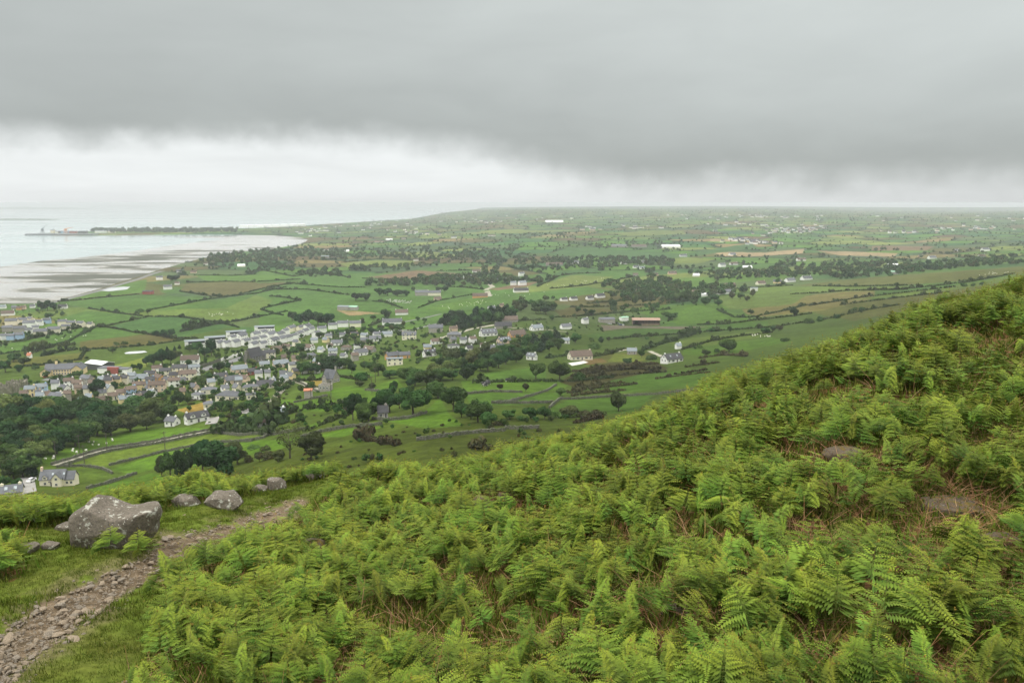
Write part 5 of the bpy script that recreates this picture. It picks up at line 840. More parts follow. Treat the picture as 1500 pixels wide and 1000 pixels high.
isle('headland', -90, 68, 322.5, 9, 'thin dark headland far out in the bay'); isle('hills', -60, 110, 306.5, 40, 'faint far shore across the sea'); isle('islet', 268, 330, 306.8, 12, 'faint islet under the lighthouse'); isle('hills', 120, 215, 303.2, 40, 'faint blue far coast')
o = empty('lighthouse', sea_pt(303, 306.6)); q = MB(); q.tube([(0, 0, 0), (0, 0, 40)], [9, 6], 10); link('tower', q.mesh('tower', [mat('lighthouse_stone', (.22, .23, .23))]), o); q = MB(); q.tube([(0, 0, 40), (0, 0, 47), (0, 0, 52)], [6, 5, 1], 10); link('lantern', q.mesh('lantern', [GLASS]), o); tag(o, 'tiny lighthouse on the faint islet out at sea', 'lighthouse')
# farthest houses: pale specks
m = MB(); r = random.Random(9); k = 0
CL = [(480, 335, 40, 6), (560, 330, 50, 5), (600, 342, 60, 6), (690, 325, 50, 5), (860, 335, 50, 3), (930, 334, 50, 4), (1100, 330, 60, 3), (1140, 341, 30, 5), (1190, 336, 30, 6), (1330, 341, 40, 3), (1090, 352, 30, 3), (1110, 356, 30, 3), (1160, 338, 30, 4), (1420, 335, 50, 5), (1000, 318, 300, 4), (1250, 318, 300, 5), (760, 318, 120, 5), (1450, 322, 100, 4), (1130, 318, 60, 2), (1060, 315, 100, 2), (450, 340, 30, 5)]
SPECKS = []
while k < 270:
    cx, cy, dx, dy = r.choice(CL); px = r.gauss(cx, dx * .5); py = r.gauss(cy, dy * .5)
    if py < 306 or py > 362 or px < 425: continue
    x, y, z = hit(px, py, 1500)
    if y > 9500 or is_water(np.array([x]), np.array([y]))[0]: continue
    SPECKS.append((y, x, z, px, py)); k += 1
SPECKS.sort(); FARH = []
for i, (y, x, z, px, py) in enumerate(SPECKS):
    a = r.uniform(-.5, .5); L = r.uniform(9, 22); W = r.uniform(7, 9); e = r.choice([3, 5.5]); v, f = gable_wall(L, W, e, e + 3.2)
    if i < 85:
        o = empty('farmhouse', (x, y, z), a); wc = r.choice('wwwcp'); rc = r.choice('ssnd'); pc('wall', v, f, WM[wc], o); pc('roof', *gable_roof(L, W, e, e + 3.2), RM[rc], o); tag(o, None, 'house', 'far farmhouses of the plain'); FARH.append((o, px, py, f'tiny far-off {WN[wc]} house with {RN[rc]} roof')); continue
    T = lambda p: (x + p[0] * math.cos(a) - p[1] * math.sin(a), y + p[0] * math.sin(a) + p[1] * math.cos(a), z + p[2]); m.add([T(p) for p in v], f, 0); v, f = gable_roof(L, W, e, e + 3.2); m.add([T(p) for p in v], f, r.choice([1, 1, 2]))
label_all(FARH)
tag(link('distant_houses', m.mesh('distant_houses', [WM['w'], RM['s'], RM['n']])), 'pale specks of farms and houses scattered to the horizon', 'houses', kind='stuff')
# ------------------------------------------------------------------ the near hillside
PATHC = [(-74, 1028, 78), (0, 970, 68), (50, 931, 60), (107, 893, 52), (170, 855, 43), (217, 831, 34), (246, 803, 38), (290, 787, 24), (340, 775, 22), (390, 757, 28), (430, 743, 26), (448, 736, 12)]
def path_d(px, py):
    """signed nearness to the trodden line: <1 inside, in half widths"""
    best = np.full(px.shape, 99.)
    for (x0, y0, w0), (x1, y1, w1) in zip(PATHC[:-1], PATHC[1:]):
        dx, dy = x1 - x0, y1 - y0; t = np.clip(((px - x0) * dx + (py - y0) * dy) / (dx * dx + dy * dy), 0, 1)
        d = np.hypot(px - x0 - dx * t, py - y0 - dy * t) / (.5 * (w0 + (w1 - w0) * t)); best = np.minimum(best, d)
    return best
BR_MAIN = [(185, 1090), (205, 985), (250, 930), (262, 890), (250, 872), (300, 828), (352, 802), (412, 776), (455, 752), (500, 722), (560, 704), (620, 698), (680, 600), (1000, 500), (1500, 350), (2200, 200), (4200, -300), (4200, 2500), (185, 2500), (185, 1200)]
BR_L = [(-2500, 1000), (-300, 800), (0, 779), (50, 774), (100, 770), (160, 764), (225, 757), (262, 741), (300, 737), (345, 731), (385, 717), (430, 712), (476, 702), (500, 700), (500, 600), (-2500, 600)]
BR_E = [(-300, 880), (20, 850), (45, 828), (20, 800), (-300, 790)]
CLEAR = [(620, 985, 40, 16, .6), (830, 960, 40, 18, .6), (1090, 880, 36, 16, .6), (560, 870, 26, 10, .6), (1000, 780, 34, 10, .6), (860, 740, 30, 9, .6), (1420, 640, 60, 14, .3), (1150, 660, 36, 9, .6), (1290, 560, 40, 9, .2), (1480, 960, 40, 20, .6), (1185, 800, 55, 32, .95), (1262, 680, 48, 16, 1), (1400, 775, 100, 48, .92), (975, 885, 48, 22, .9), (715, 955, 28, 18, .8), (1180, 965, 60, 28, .85), (1340, 850, 60, 22, .7), (1200, 700, 60, 16, .8), (1440, 900, 75, 32, .75), (455, 815, 26, 12, .9), (1290, 870, 40, 16, .5), (880, 905, 40, 20, .5), (1330, 990, 60, 22, .6), (350, 830, 12, 8, .7), (1100, 720, 30, 9, .5), (720, 745, 40, 9, .8), (1370, 690, 60, 16, .4), (1230, 745, 40, 14, .5)]
def br_density(x, y, px, py):
    d = pip(px, py, BR_MAIN).astype(float); d *= np.clip((fbm(x / .95, y / .95, 61, 3) - .33) * 6, .14, 1); d = np.maximum(d, pip(px, py, BR_L) & (y > 12)); d = np.maximum(d, pip(px, py, BR_E))
    for cx, cy, rx, ry, k in CLEAR: q = ((px - cx) / rx) ** 2 + ((py - cy) / ry) ** 2; d = np.where(q < 1, d * (1 - k), d)
    return d
def build_hill():
    a = np.linspace(-1.5, 1.5, 620); L = np.linspace(math.log(.8), math.log(70), 620); A, LL = np.meshgrid(a, L, indexing='ij'); Y = np.exp(LL); X = A * Y; x = X.ravel(); y = Y.ravel(); z = ground(x, y)
    px, py = proj(x, y, z - CAMZ); pd = path_d(px, py) + (fbm(x / .35, y / .35, 70, 3) - .5) * 1.1 + (fbm(x / 1.2, y / 1.2, 90, 2) - .5) * 1.1; br = np.maximum(np.maximum(pip(px, py, BR_MAIN), pip(px, py, BR_L)), pip(px, py, BR_E)).astype(float)
    front = (y > 3) & (y < 40); pd = np.where(front, pd, 9)
    turf = np.array([.066, .100, .012]); turf2 = np.array([.100, .105, .022]); soil = np.array([.15, .112, .072]); litter = np.array([.14, .072, .033]); moss = np.array([.085, .085, .022])
    n1 = fbm(x / .8, y / .8, 71, 4)[:, None]; n2 = fbm(x / .25, y / .25, 72, 3)[:, None]; c = turf * (1 - n1) * 1.3 + turf2 * n1 * .9
    lm = np.clip((n2 - .42) * 5, 0, 1); cb = litter * lm + (moss * .8 + turf * .3) * (1 - lm); c = c * (1 - br[:, None]) + cb * br[:, None]
    s = np.clip((1.08 - pd) * 2.4, 0, 1)[:, None]; s2 = np.clip((2.0 - pd) * .8, 0, .45)[:, None] * (n1 > .46); c = c * (1 - np.maximum(s, s2)) + soil * (.75 + .5 * n2) * np.maximum(s, s2)
    z = z - np.clip(1.2 - pd, 0, 1) * .05 * front
    na, nl = A.shape; i = np.arange(na * nl).reshape(na, nl); q = np.stack([i[:-1, :-1], i[1:, :-1], i[1:, 1:], i[:-1, 1:]], -1).reshape(-1, 4)
    m = mat('hill_turf', (0, 0, 0), .95, .35, 9, attr='col', spec=.05, bump=.6, bscale=45)
    tag(link('hillside', mesh_np('hillside', np.stack([x, y, z], 1), q, [m], col=c, smooth=True)), 'steep green hillside with a trodden stony track', kind='structure')
build_hill()
# ------------------------------------------------------------------ bracken
def leafy(name):
    m = bpy.data.materials.new(name); N, Lk = nt(m); b = N['Principled BSDF']; b.inputs['Roughness'].default_value = .6; b.inputs['Specular IOR Level'].default_value = .10
    at = N.new('ShaderNodeAttribute'); at.attribute_name = 'col'; oi = N.new('ShaderNodeObjectInfo'); hs = N.new('ShaderNodeHueSaturation'); Lk.new(at.outputs['Color'], hs.inputs['Color'])
    mr = N.new('ShaderNodeMapRange'); mr.inputs[3].default_value = .66; mr.inputs[4].default_value = 1.36; Lk.new(oi.outputs['Random'], mr.inputs[0]); Lk.new(mr.outputs[0], hs.inputs['Value'])
    mu = N.new('ShaderNodeMath'); mu.operation = 'MULTIPLY'; mu.inputs[1].default_value = 9.7; fr = N.new('ShaderNodeMath'); fr.operation = 'FRACT'; m2 = N.new('ShaderNodeMapRange'); m2.inputs[3].default_value = .466; m2.inputs[4].default_value = .516
    Lk.new(oi.outputs['Random'], mu.inputs[0]); Lk.new(mu.outputs[0], fr.inputs[0]); Lk.new(fr.outputs[0], m2.inputs[0]); Lk.new(m2.outputs[0], hs.inputs['Hue'])
    tr = N.new('ShaderNodeBsdfTranslucent'); ms = N.new('ShaderNodeMixShader'); ms.inputs[0].default_value = .22; Lk.new(hs.outputs[0], b.inputs['Base Color']); Lk.new(hs.outputs[0], tr.inputs[0]); Lk.new(b.outputs[0], ms.inputs[1]); Lk.new(tr.outputs[0], ms.inputs[2]); Lk.new(ms.outputs[0], N['Material Output'].inputs['Surface'])
    return m
FERN = leafy('bracken_leaf'); STEM = mat('bracken_stem', (.12, .15, .030), .6, .2, 6, rnd=.2, col2=(.13, .09, .04))
def bracken(seed, h, npair=8, young=.3):
    """stem mesh builder and leafy frond arrays; one upright bracken plant with paired pinnae"""
    r = random.Random(seed); n = 14; lean = r.uniform(.05, .38); az = r.uniform(0, 6.28); ca, sa = math.cos(az), math.sin(az); ax = [Vector((0, 0, -.05))]; di = []
    for i in range(n):
        u = i / n; th = lean * .25 + (max(0, u - .45) / .55) ** 1.3 * (lean + .28); d = Vector((math.sin(th) * ca, math.sin(th) * sa, math.cos(th))); di.append(d); ax.append(ax[-1] + d * h / n)
    di.append(di[-1]); mb = MB(); mb.tube(ax, [.0058 * (1 - .8 * i / n) for i in range(n + 1)], 4)
    V = []; Q = []; Cc = []
    def quad(p, t, b, l, w, c):
        k = len(V); V.extend([p - b * w * .35, p + t * l * .45 - b * w * .5, p + t * l, p + t * l * .45 + b * w * .5]); Q.append((k, k + 1, k + 2, k + 3)); Cc.extend([c] * 4)
    lo_c = Vector((.064, .152, .030)); hi_c = Vector((.205, .262, .022)); tip_c = Vector((.24, .135, .035))
    side0 = Vector((-sa, ca, 0))
    for k in range(npair):
        v = k / (npair - .3); u = .46 + .52 * v; f = u * n; i = int(f); p = ax[i] + (ax[i + 1] - ax[i]) * (f - i); d = di[i]; prog = 1 - young * v
        l = h * (.46 * (1 - v) ** .75 + .07) * r.uniform(.85, 1.15) * (1 if k else .9)
        for sg in (-1, 1):
            fw = r.uniform(.1, .45); out = (side0 * sg * (1 - .25 * fw) + d.cross(side0).cross(side0) * 0 + d * r.uniform(.05, .4) + Vector((ca, sa, 0)) * fw * .5).normalized(); nrm = (d * .75 + Vector((ca, sa, 0)) * -.35 + Vector((r.uniform(-.3, .3), r.uniform(-.3, .3), .35))).normalized(); m = max(5, int(13 * (1 - .5 * v))); q = p.copy(); dr = r.uniform(.35, 1.0); pts = [q.copy()]
            for j in range(m):
                s = (j + .5) / m; t = (out + Vector((0, 0, -dr * s * s * 1.1))).normalized(); step = l / m
                if s > .8 and r.random() < young * 1.6: t = (t + Vector((0, 0, .9 * (s - .8) * 5))).normalized()
                q = q + t * step; pts.append(q.copy()); nn = (nrm - t * nrm.dot(t)).normalized(); b = t.cross(nn); ll = l * (.34 * (1 - s) ** .75 + .035) * prog; c = lo_c.lerp(hi_c, min(1, .15 + .6 * v + .35 * s)); c = c * r.uniform(.85, 1.15)
                if s > .9 and v > .35: c = c.lerp(tip_c, .55)
                for sb in (-1, 1):
                    tt = (b * sb + t * .38 - nn * r.uniform(-.05, .3)).normalized(); quad(q, tt, t, ll, min(step * 1.0, ll * .55) + .003, c)
            mb.tube([pts[0], pts[len(pts) // 2], pts[-1]], [.0022, .0016, .0006], 3)
    tip = ax[-1]
    for j in range(12):
        a_ = j * .8; rr = .026 * (1 - j / 14); c = tip_c.lerp(hi_c, r.random() * .7); pp = tip + di[-1] * .012 + Vector((ca * math.sin(a_) * rr, sa * math.sin(a_) * rr, math.cos(a_) * rr)); quad(pp, Vector((r.uniform(-1, 1), r.uniform(-1, 1), r.uniform(-1, 1))).normalized(), side0, .024, .015, c)
    return mb, np.array([tuple(v) for v in V]), np.array(Q), np.array([tuple(c) for c in Cc])
BR = []
for i in range(9):
    mb, V, Q, cc = bracken(100 + i, 1.0, [7, 8, 6, 6, 7, 7, 5, 6, 4][i], [.2, .35, .3, .55, .25, .4, .8, .5, .9][i]); BR.append((mb.mesh('stem', [STEM]), mesh_np('fronds', V, Q, [FERN], col=cc), mb, V, Q, cc))
def merged(i):
    st, fr, mb, V, Q, cc = BR[i]; n0 = len(mb.v); me = bpy.data.meshes.new('bracken'); me.from_pydata(mb.v + [tuple(v) for v in V], [], [f for f in mb.f] + [tuple(int(k) + n0 for k in q) for q in Q]); me.materials.append(STEM); me.materials.append(FERN)
    mi = np.array([0] * len(mb.f) + [1] * len(Q), np.int32); me.polygons.foreach_set('material_index', mi); at = me.color_attributes.new('col', 'FLOAT_COLOR', 'POINT'); c = np.ones((n0 + len(V), 4), np.float32); c[n0:, :3] = cc; at.data.foreach_set('color', c.ravel()); me.update(); return me
def fern_thing(p, s, rz, i, tilt=(0, 0)):
    o = empty('bracken_fern', p, rz); o.rotation_euler.x, o.rotation_euler.y = tilt; o.scale = (s,) * 3; link('stem', BR[i][0], o); link('fronds', BR[i][1], o); return o
def build_bracken():
    r = np.random.default_rng(21); n = 170000; y = np.sqrt(r.uniform(3.2 ** 2, 46 ** 2, n)); a = r.uniform(-1.35, 1.35, n); x = a * y; z = ground(x, y); px, py = proj(x, y, z - CAMZ); k = (px > -900) & (px < 2500) & (py < 1500)
    x, y, z, px, py = x[k], y[k], z[k], px[k], py[k]; den = br_density(x, y, px, py); area = (1.35 * 2) * (46 ** 2 - 3.2 ** 2) / 2; rate = 21 * area / n
    k = r.random(len(x)) < den * rate; x, y, z, px, py, den = x[k], y[k], z[k], px[k], py[k], den[k]; n = len(x)
    hh = r.uniform(.40, .74, n) * (.85 + .5 * fbm(x / 2.2, y / 2.2, 63, 2)); left = px < 560; hh = np.where(left & (y > 13) & pip(px, py, BR_L), hh * .9, hh); hh = np.where(den < .5, hh * .85, hh); hh = np.where(pip(px, py, BR_E), hh * .75, hh)
    big = hh * F / y; vis = (px > 20) & (px < 1480) & (py < 1040) & (py > 400) & ~left; order = np.argsort(-np.where(vis, big, 0)); pick = order[:260]; rest = np.setdiff1d(np.arange(n), pick)
    rz = r.uniform(0, 6.28, n); ix = r.integers(0, 9, n); tx = r.normal(0, .16, n); ty = r.normal(0, .16, n)
    for i in pick:
        o = fern_thing((x[i], y[i], z[i]), hh[i], rz[i], int(ix[i]), (tx[i], ty[i])); tag(o, 'tall green bracken fern standing nearest the camera on the slope', 'fern', 'bracken ferns nearest the camera')
    pl = [proto(f'bracken_{i}', merged(i)) for i in range(9)]
    scatter('bracken', np.stack([x, y, z], 1)[rest], rz[rest], hh[rest], ix[rest], pl, 'dense green bracken covering the whole hillside', (tx[rest], ty[rest]), cat='bracken'); print('bracken', n)
build_bracken()
for lb, spots in [('dark green fern clump sprouting at the right foot of the big boulder', [(210, 815), (222, 811), (200, 816), (231, 808), (216, 819)]), ('low fern sprig against the middle of the big boulder', [(150, 810), (156, 809), (160, 811)]), ('fern clump leaning over the path edge', [(225, 868), (236, 862), (246, 858), (232, 874), (240, 870)]), ('bushy fern clump at the left edge of the turf', [(5, 830), (15, 836), (22, 828), (8, 842), (28, 838)])]:
    px, py = spots[0]; o = empty('fern_clump', near(px, py)); q = Vector(o.location)
    for j, (a, b) in enumerate(spots):
        w = Vector(near(a, b)); s_ = .38 + .1 * (j % 3)
        for nm, me in (('stem', BR[(j * 2) % 9][0]), ('fronds', BR[(j * 2) % 9][1])): c = link(nm, me, o, w - q); c.scale = (s_,) * 3; c.rotation_euler = (.35 * math.cos(j * 2), .35 * math.sin(j * 2), j * 1.7)
    tag(o, lb, 'fern')
# dead bracken litter, grass
DEAD = mat('dead_bracken', (.23, .115, .05), .9, .3, 8, rnd=.45, col2=(.32, .20, .11))
def dead_mb(seed):
    r = random.Random(seed); mb = MB()
    for j in range(5):
        a = r.uniform(0, 6.28); l = r.uniform(.15, .45); p = Vector((r.uniform(-.12, .12), r.uniform(-.12, .12), r.uniform(.005, .05))); d = Vector((math.cos(a), math.sin(a), r.uniform(-.1, .35) if seed % 2 else r.uniform(.1, 1.3))); k = Vector((-d.y, d.x, 0)) * r.uniform(-.3, .3); mb.tube([p, p + d * l * .5 + k * l * .3, p + d * l + k * l - Vector((0, 0, .04))], [.004, .0035, .0015], 3)
    return mb
def blade_mb(seed, n, h, wd):
    r = random.Random(seed); mb = MB()
    for j in range(n):
        a = r.uniform(0, 6.28); x, y = r.gauss(0, .05), r.gauss(0, .05); l = h * r.uniform(.5, 1.2); k = r.uniform(.2, .8) * l; dx, dy = math.cos(a), math.sin(a); w = wd * r.uniform(.7, 1.3)
        mb.add([(x - dy * w, y + dx * w, 0), (x + dy * w, y - dx * w, 0), (x + dx * k * .35 + dy * w * .7, y + dy * k * .35 - dx * w * .7, l * .6), (x + dx * k * .35 - dy * w * .7, y + dy * k * .35 + dx * w * .7, l * .6), (x + dx * k, y + dy * k, l)], [(0, 1, 2, 3), (3, 2, 4)])
    return mb
GRASS = mat('grass_blades', (.072, .115, .012), .8, .2, 5, rnd=.35, trans=.2, spec=.05, col2=(.12, .125, .025), hue=.015)
def build_litter():
    r = np.random.default_rng(31); n = 85000; y = np.sqrt(r.uniform(3.2 ** 2, 30 ** 2, n)); x = r.uniform(-1.3, 1.3, n) * y; z = ground(x, y); px, py = proj(x, y, z - CAMZ); d = (pip(px, py, BR_MAIN) | pip(px, py, BR_E)) & (px > -700) & (px < 2200) & (py < 1400); thin = np.zeros(n)
    for cx, cy, rx, ry, k in CLEAR: q = ((px - cx) / rx) ** 2 + ((py - cy) / ry) ** 2; thin = np.maximum(thin, np.where(q < 1.4, k, 0))
    keep = d & (r.random(n) < np.maximum(.22, thin * .95)); P = np.stack([x, y, z], 1)[keep]; m = len(P); pl = [proto(f'dead_bracken_{i}', dead_mb(i).mesh('dead_bracken', [DEAD])) for i in range(5)]
    scatter('dead_bracken', P, r.uniform(0, 6.3, m), r.uniform(.45, 1.1, m), r.integers(0, 5, m), pl, 'dry brown bracken stems littering the gaps between ferns', (r.normal(0, .2, m), r.normal(0, .2, m)), cat='litter')
    n = 210000; y = np.sqrt(r.uniform(4 ** 2, 30 ** 2, n)); x = r.uniform(-1.3, 1.3, n) * y; z = ground(x, y); px, py = proj(x, y, z - CAMZ); pd = path_d(px, py) + (fbm(x / .35, y / .35, 70, 3) - .5) * 1.1
    inb = pip(px, py, BR_MAIN) | pip(px, py, BR_L) | pip(px, py, BR_E); vis = (px > -700) & (px < 2200) & (py < 1300) & (py > 400); t = vis & ~inb & (pd > 1.0) & (r.random(n) < .7); g = vis & inb & (r.random(n) < .16); k = t | g
    P = np.stack([x, y, z - .005], 1)[k]; m = len(P); sc = np.where(t[k], r.uniform(.5, 1.1, m), r.uniform(1.8, 4.2, m)); tall = (fbm(x / .7, y / .7, 80, 2)[k] > .62) & t[k]; sc = np.where(tall, sc * 1.7, sc)
    pl = [proto(f'grass_{i}', blade_mb(i, 16, .05, .0035).mesh('grass', [GRASS])) for i in range(6)]
    scatter('grass', P, r.uniform(0, 6.3, m), sc, r.integers(0, 6, m), pl, 'short green turf grazed along the track', cat='grass'); print('grass', m)
build_litter()
# ------------------------------------------------------------------ rocks and stones
ROCKM = []
def rock_mat(nm, c, c2, lich, moss=0):
    m = bpy.data.materials.new(nm); N, Lk = nt(m); b = N['Principled BSDF']; b.inputs['Roughness'].default_value = .92; b.inputs['Specular IOR Level'].default_value = .15; tc = N.new('ShaderNodeTexCoord')
    def noise(sc, lo, hi, det=8, src='Object'):
        n = N.new('ShaderNodeTexNoise'); n.inputs['Scale'].default_value = sc; n.inputs['Detail'].default_value = det; n.inputs['Roughness'].default_value = .65; Lk.new(tc.outputs[src], n.inputs['Vector']); r_ = N.new('ShaderNodeMapRange'); r_.inputs[1].default_value = lo; r_.inputs[2].default_value = hi; Lk.new(n.outputs[0], r_.inputs[0]); return r_.outputs[0], n.outputs[0]
    def mix(f, a, bb):
        x = N.new('ShaderNodeMix'); x.data_type = 'RGBA'; Lk.new(f, x.inputs[0])
        for i_, v in ((6, a), (7, bb)):
            if isinstance(v, tuple): x.inputs[i_].default_value = (*v, 1)
            else: Lk.new(v, x.inputs[i_])
        return x.outputs[2]
    f1, _ = noise(3.5, .35, .65); col = mix(f1, c, c2); f2, _ = noise(22, .45, .6); col = mix(f2, col, tuple(k * .55 for k in c)); f3, _ = noise(4.5, .59, .63, 5); col = mix(f3, col, lich); f4, _ = noise(13, .66, .69, 2); col = mix(f4, col, tuple(k * 1.15 for k in lich))
    if moss: f5, _ = noise(4, .62 - moss, .70 - moss); col = mix(f5, col, (.12, .085, .022)); f6, _ = noise(6, .5, .6); col = mix(f6, col, tuple(k * .8 for k in c))
    Lk.new(col, b.inputs['Base Color']); _, h = noise(14, 0, 1, 10); bp = N.new('ShaderNodeBump'); bp.inputs['Strength'].default_value = .8; bp.inputs['Distance'].default_value = .05; Lk.new(h, bp.inputs['Height']); Lk.new(bp.outputs[0], b.inputs['Normal']); return m
RK = rock_mat('lichened_rock', (.200, .172, .140), (.135, .118, .09), (.40, .395, .34)); RKM = rock_mat('mossy_rock', (.125, .098, .072), (.09, .07, .04), (.22, .21, .17), .15)
def rock_mesh(nm, outline, depth, seed, m, res=72, rough_=.05):
    """a solid rock whose front silhouette follows the outline (x, z pairs round a centre)"""
    O = [Vector((p[0], p[1])) for p in outline]; nO = len(O); n = res; V = []; rows = 22; per = [0]
    for i in range(nO): per.append(per[-1] + (O[(i + 1) % nO] - O[i]).length)
    pts = []
    for i in range(n):
        d = per[-1] * i / n; k = max(j for j in range(nO) if per[j] <= d); t = (d - per[k]) / max(per[k + 1] - per[k], 1e-6); pts.append(O[k].lerp(O[(k + 1) % nO], t))
    cx = sum(p.x for p in pts) / n; cz = sum(p.y for p in pts) / n; S = max(abs(p.x - cx) for p in pts)
    for j in range(rows + 1):
        ph = -PI / 2 + PI * j / rows; k = max(math.cos(ph), 0) ** .25; yy = math.copysign(abs(math.sin(ph)) ** 1.1, ph) * depth
        for p in pts: V.append((cx + (p.x - cx) * k, yy, cz + (p.y - cz) * k))
    V = np.array(V); f = lambda q, s, k: fbm(q[:, 0] / s + q[:, 1] / s * .7 + seed, q[:, 2] / s - q[:, 1] / s * .6 + seed * 2, k, 4) - .5
    cel = np.random.default_rng(seed).normal(size=(40, 3)) * [S, depth, S * .7] + [cx, 0, cz]; dd = np.sort(np.linalg.norm(V[:, None] - cel[None], axis=2), axis=1); fac = (dd[:, 1] - dd[:, 0]) / S
    dirn = V - [cx, 0, cz]; dirn /= np.linalg.norm(dirn, axis=1)[:, None] + 1e-9; V = V + dirn * (f(V, S * .7, 3) * rough_ * 4 * S * .35 + f(V, S * .15, 5) * rough_ * S * .6 + np.minimum(fac, .25)[:, None][:, 0] * .12 * S - .015 * S)[:, None]
    rg = np.random.default_rng(seed + 5); c0 = np.array([cx, 0, cz])
    for q_ in range(15):
        d_ = rg.normal(size=3) * [.38, 1.3, .38]; d_ /= np.linalg.norm(d_); s_ = (V - c0) @ d_; lim = np.percentile(s_, rg.uniform(91, 98.5)); V = V - np.maximum(s_ - lim, 0)[:, None] * d_ * .9
    V = V + dirn * ((f(V, S * .12, 8) * .5 - np.abs(f(V, S * .38, 12)) * 1.6) * rough_ * S)[:, None]
    Q = [(j * n + i, j * n + (i + 1) % n, (j + 1) * n + (i + 1) % n, (j + 1) * n + i) for j in range(rows) for i in range(n)]; me = mesh_np(nm, V, np.array(Q), [m]); return me
def rock(px, py, outline_px, depth_px, label, m=RK, name='rock', rz=0, rough_=.05, yo=0):
    x, y, z = near(px, py); k = y / F; k = k / CP; dep = depth_px * k; ol_ = [(a * k, b * k) for a, b in outline_px]; me = rock_mesh(name, ol_, dep, int(px + py), m, rough_=rough_)
    o = link(name, me, None, (x, y + dep * .6, z)); o.rotation_euler.z = rz; return tag(o, label, 'rock')
rock(160, 801, [(-62, 8), (-64, 40), (-63, 56), (-52, 62), (-40, 66), (-31, 79), (-23, 75), (-12, 67), (0, 62), (14, 57), (28, 59), (50, 64), (70, 66), (71, 54), (63, 34), (60, 14), (40, 2), (10, -4), (-20, -3), (-45, 2)], 42, 'big grey lichened boulder with a dipped top beside the track', name='boulder', rough_=.045).location.z -= .10
for px, py, w, h, lb, m in [(40, 768, 36, 24, 'grey rock with white lichen among ferns left of the boulder', RK), (268, 742, 44, 18, 'low grey rock in turf just right of the big boulder', RK), (322, 744, 58, 26, 'flat-topped grey rock with a sunlit left edge beside the ferns', RK), (378, 722, 26, 13, 'pale lichened stone right of the flat-topped rock', RK), (404, 718, 32, 24, 'dark grey rock half hidden by ferns near the track end', RK),
                            (33, 808, 38, 12, 'small flat rock left of the big boulder', RK), (72, 804, 26, 12, 'pale round stone at the left foot of the boulder', RK), (456, 816, 46, 30, 'dark mossy rock poking from the bracken', RKM), (704, 748, 34, 24, 'brown rock showing through the mid-slope bracken', RKM), (740, 738, 26, 24, 'dark narrow rock deep in the mid-slope bracken', RKM), (1245, 678, 66, 24, 'rusty mossy rock in the clearing under tall ferns', RKM),
                            (1400, 756, 105, 20, 'long flat slab with yellow moss on the right slope', RKM), (1060, 640, 26, 16, 'small brown rock high in the bracken', RKM), (465, 702, 40, 9, 'flat pale outcrop in turf at the brow', RK), (530, 697, 30, 8, 'thin pale ledge at the brow left of the gorse', RK), (1000, 905, 60, 14, 'moss-covered hump in the litter clearing', RKM), (1475, 800, 60, 16, 'half-buried grey slab at the right edge', RKM), (95, 776, 40, 10, 'long low stone behind the left end of the boulder', RK)]:
    r = random.Random(px); n = 11; ol_ = []
    for i in range(n):
        a = PI * 2 * i / n; c_, s_ = math.cos(a), math.sin(a); ol_.append((math.copysign(abs(c_) ** .7, c_) * w / 2 * r.uniform(.8, 1.2), h * .18 + math.copysign(abs(s_) ** .75, s_) * h * .62 * r.uniform(.8, 1.15)))
    rock(px, py, ol_, w * .36, lb, m, rz=r.uniform(-.3, .3), rough_=.07)
SMS = [rock_mat('path_stone', (.47, .375, .27), (.32, .25, .18), (.60, .52, .41)), rock_mat('path_stone_grey', (.38, .32, .25), (.26, .22, .17), (.54, .48, .40))]
def stone_me(seed):
    r = np.random.default_rng(seed); bm = bmesh.new(); bmesh.ops.create_icosphere(bm, subdivisions=2, radius=1); P = np.array([v.co[:] for v in bm.verts]); pl = r.normal(size=(9, 3)); pl /= np.linalg.norm(pl, axis=1)[:, None]; dd = r.uniform(.45, .8, 9)
    for a, d in zip(pl, dd): s = P @ a; P = P - np.maximum(s - d, 0)[:, None] * a
    P = P * [1, r.uniform(.6, .9), r.uniform(.3, .55)]
    for v, p in zip(bm.verts, P): v.co = p
    me = bpy.data.meshes.new('stone'); bm.to_mesh(me); bm.free(); me.materials.append(SMS[seed % 2]); return me
STN = [stone_me(i) for i in range(8)]
def stones():
    r = np.random.default_rng(41); n = 60000; px = r.uniform(-60, 560, n); py = r.uniform(690, 1030, n); pd = path_d(px, py); X = []; k0 = r.random(n); sel = (k0 < np.where(pd < 1.0, .60, np.where(pd < 1.5, .09, np.where(pd < 3, .004, .0012)))) & ~pip(px, py, BR_MAIN) & ~pip(px, py, BR_L) & (py > 698)
    px, py, pd = px[sel], py[sel], pd[sel]; P = np.array([near(a, b) for a, b in zip(px, py)]); m = len(P); s = r.lognormal(math.log(.0125), .72, m).clip(.005, .085); pick = np.argsort(-np.where((px > 5) & (py < 990), s * F / P[:, 1], 0))[:90]; rest = np.setdiff1d(np.arange(m), pick)
    for i in pick:
        o = link('stone', STN[r.integers(8)], None, P[i] + [0, 0, s[i] * .1]); o.scale = (s[i] * 1.25,) * 3; o.rotation_euler = (r.normal(0, .2), r.normal(0, .2), r.uniform(0, 6.3)); tag(o, 'pale angular stone lying loose on the rubble track' if pd[i] < 1.5 else 'pale stone lying loose on the turf beside the track', 'stone', 'loose stones of the track')
    pl = [proto(f'rubble_{i}', STN[i]) for i in range(8)]; scatter('rubble', P[rest], r.uniform(0, 6.3, len(rest)), s[rest], r.integers(0, 8, len(rest)), pl, 'small angular rubble strewn along the track', (r.normal(0, .25, len(rest)), r.normal(0, .25, len(rest))), cat='rubble'); print('stones', m)
stones()
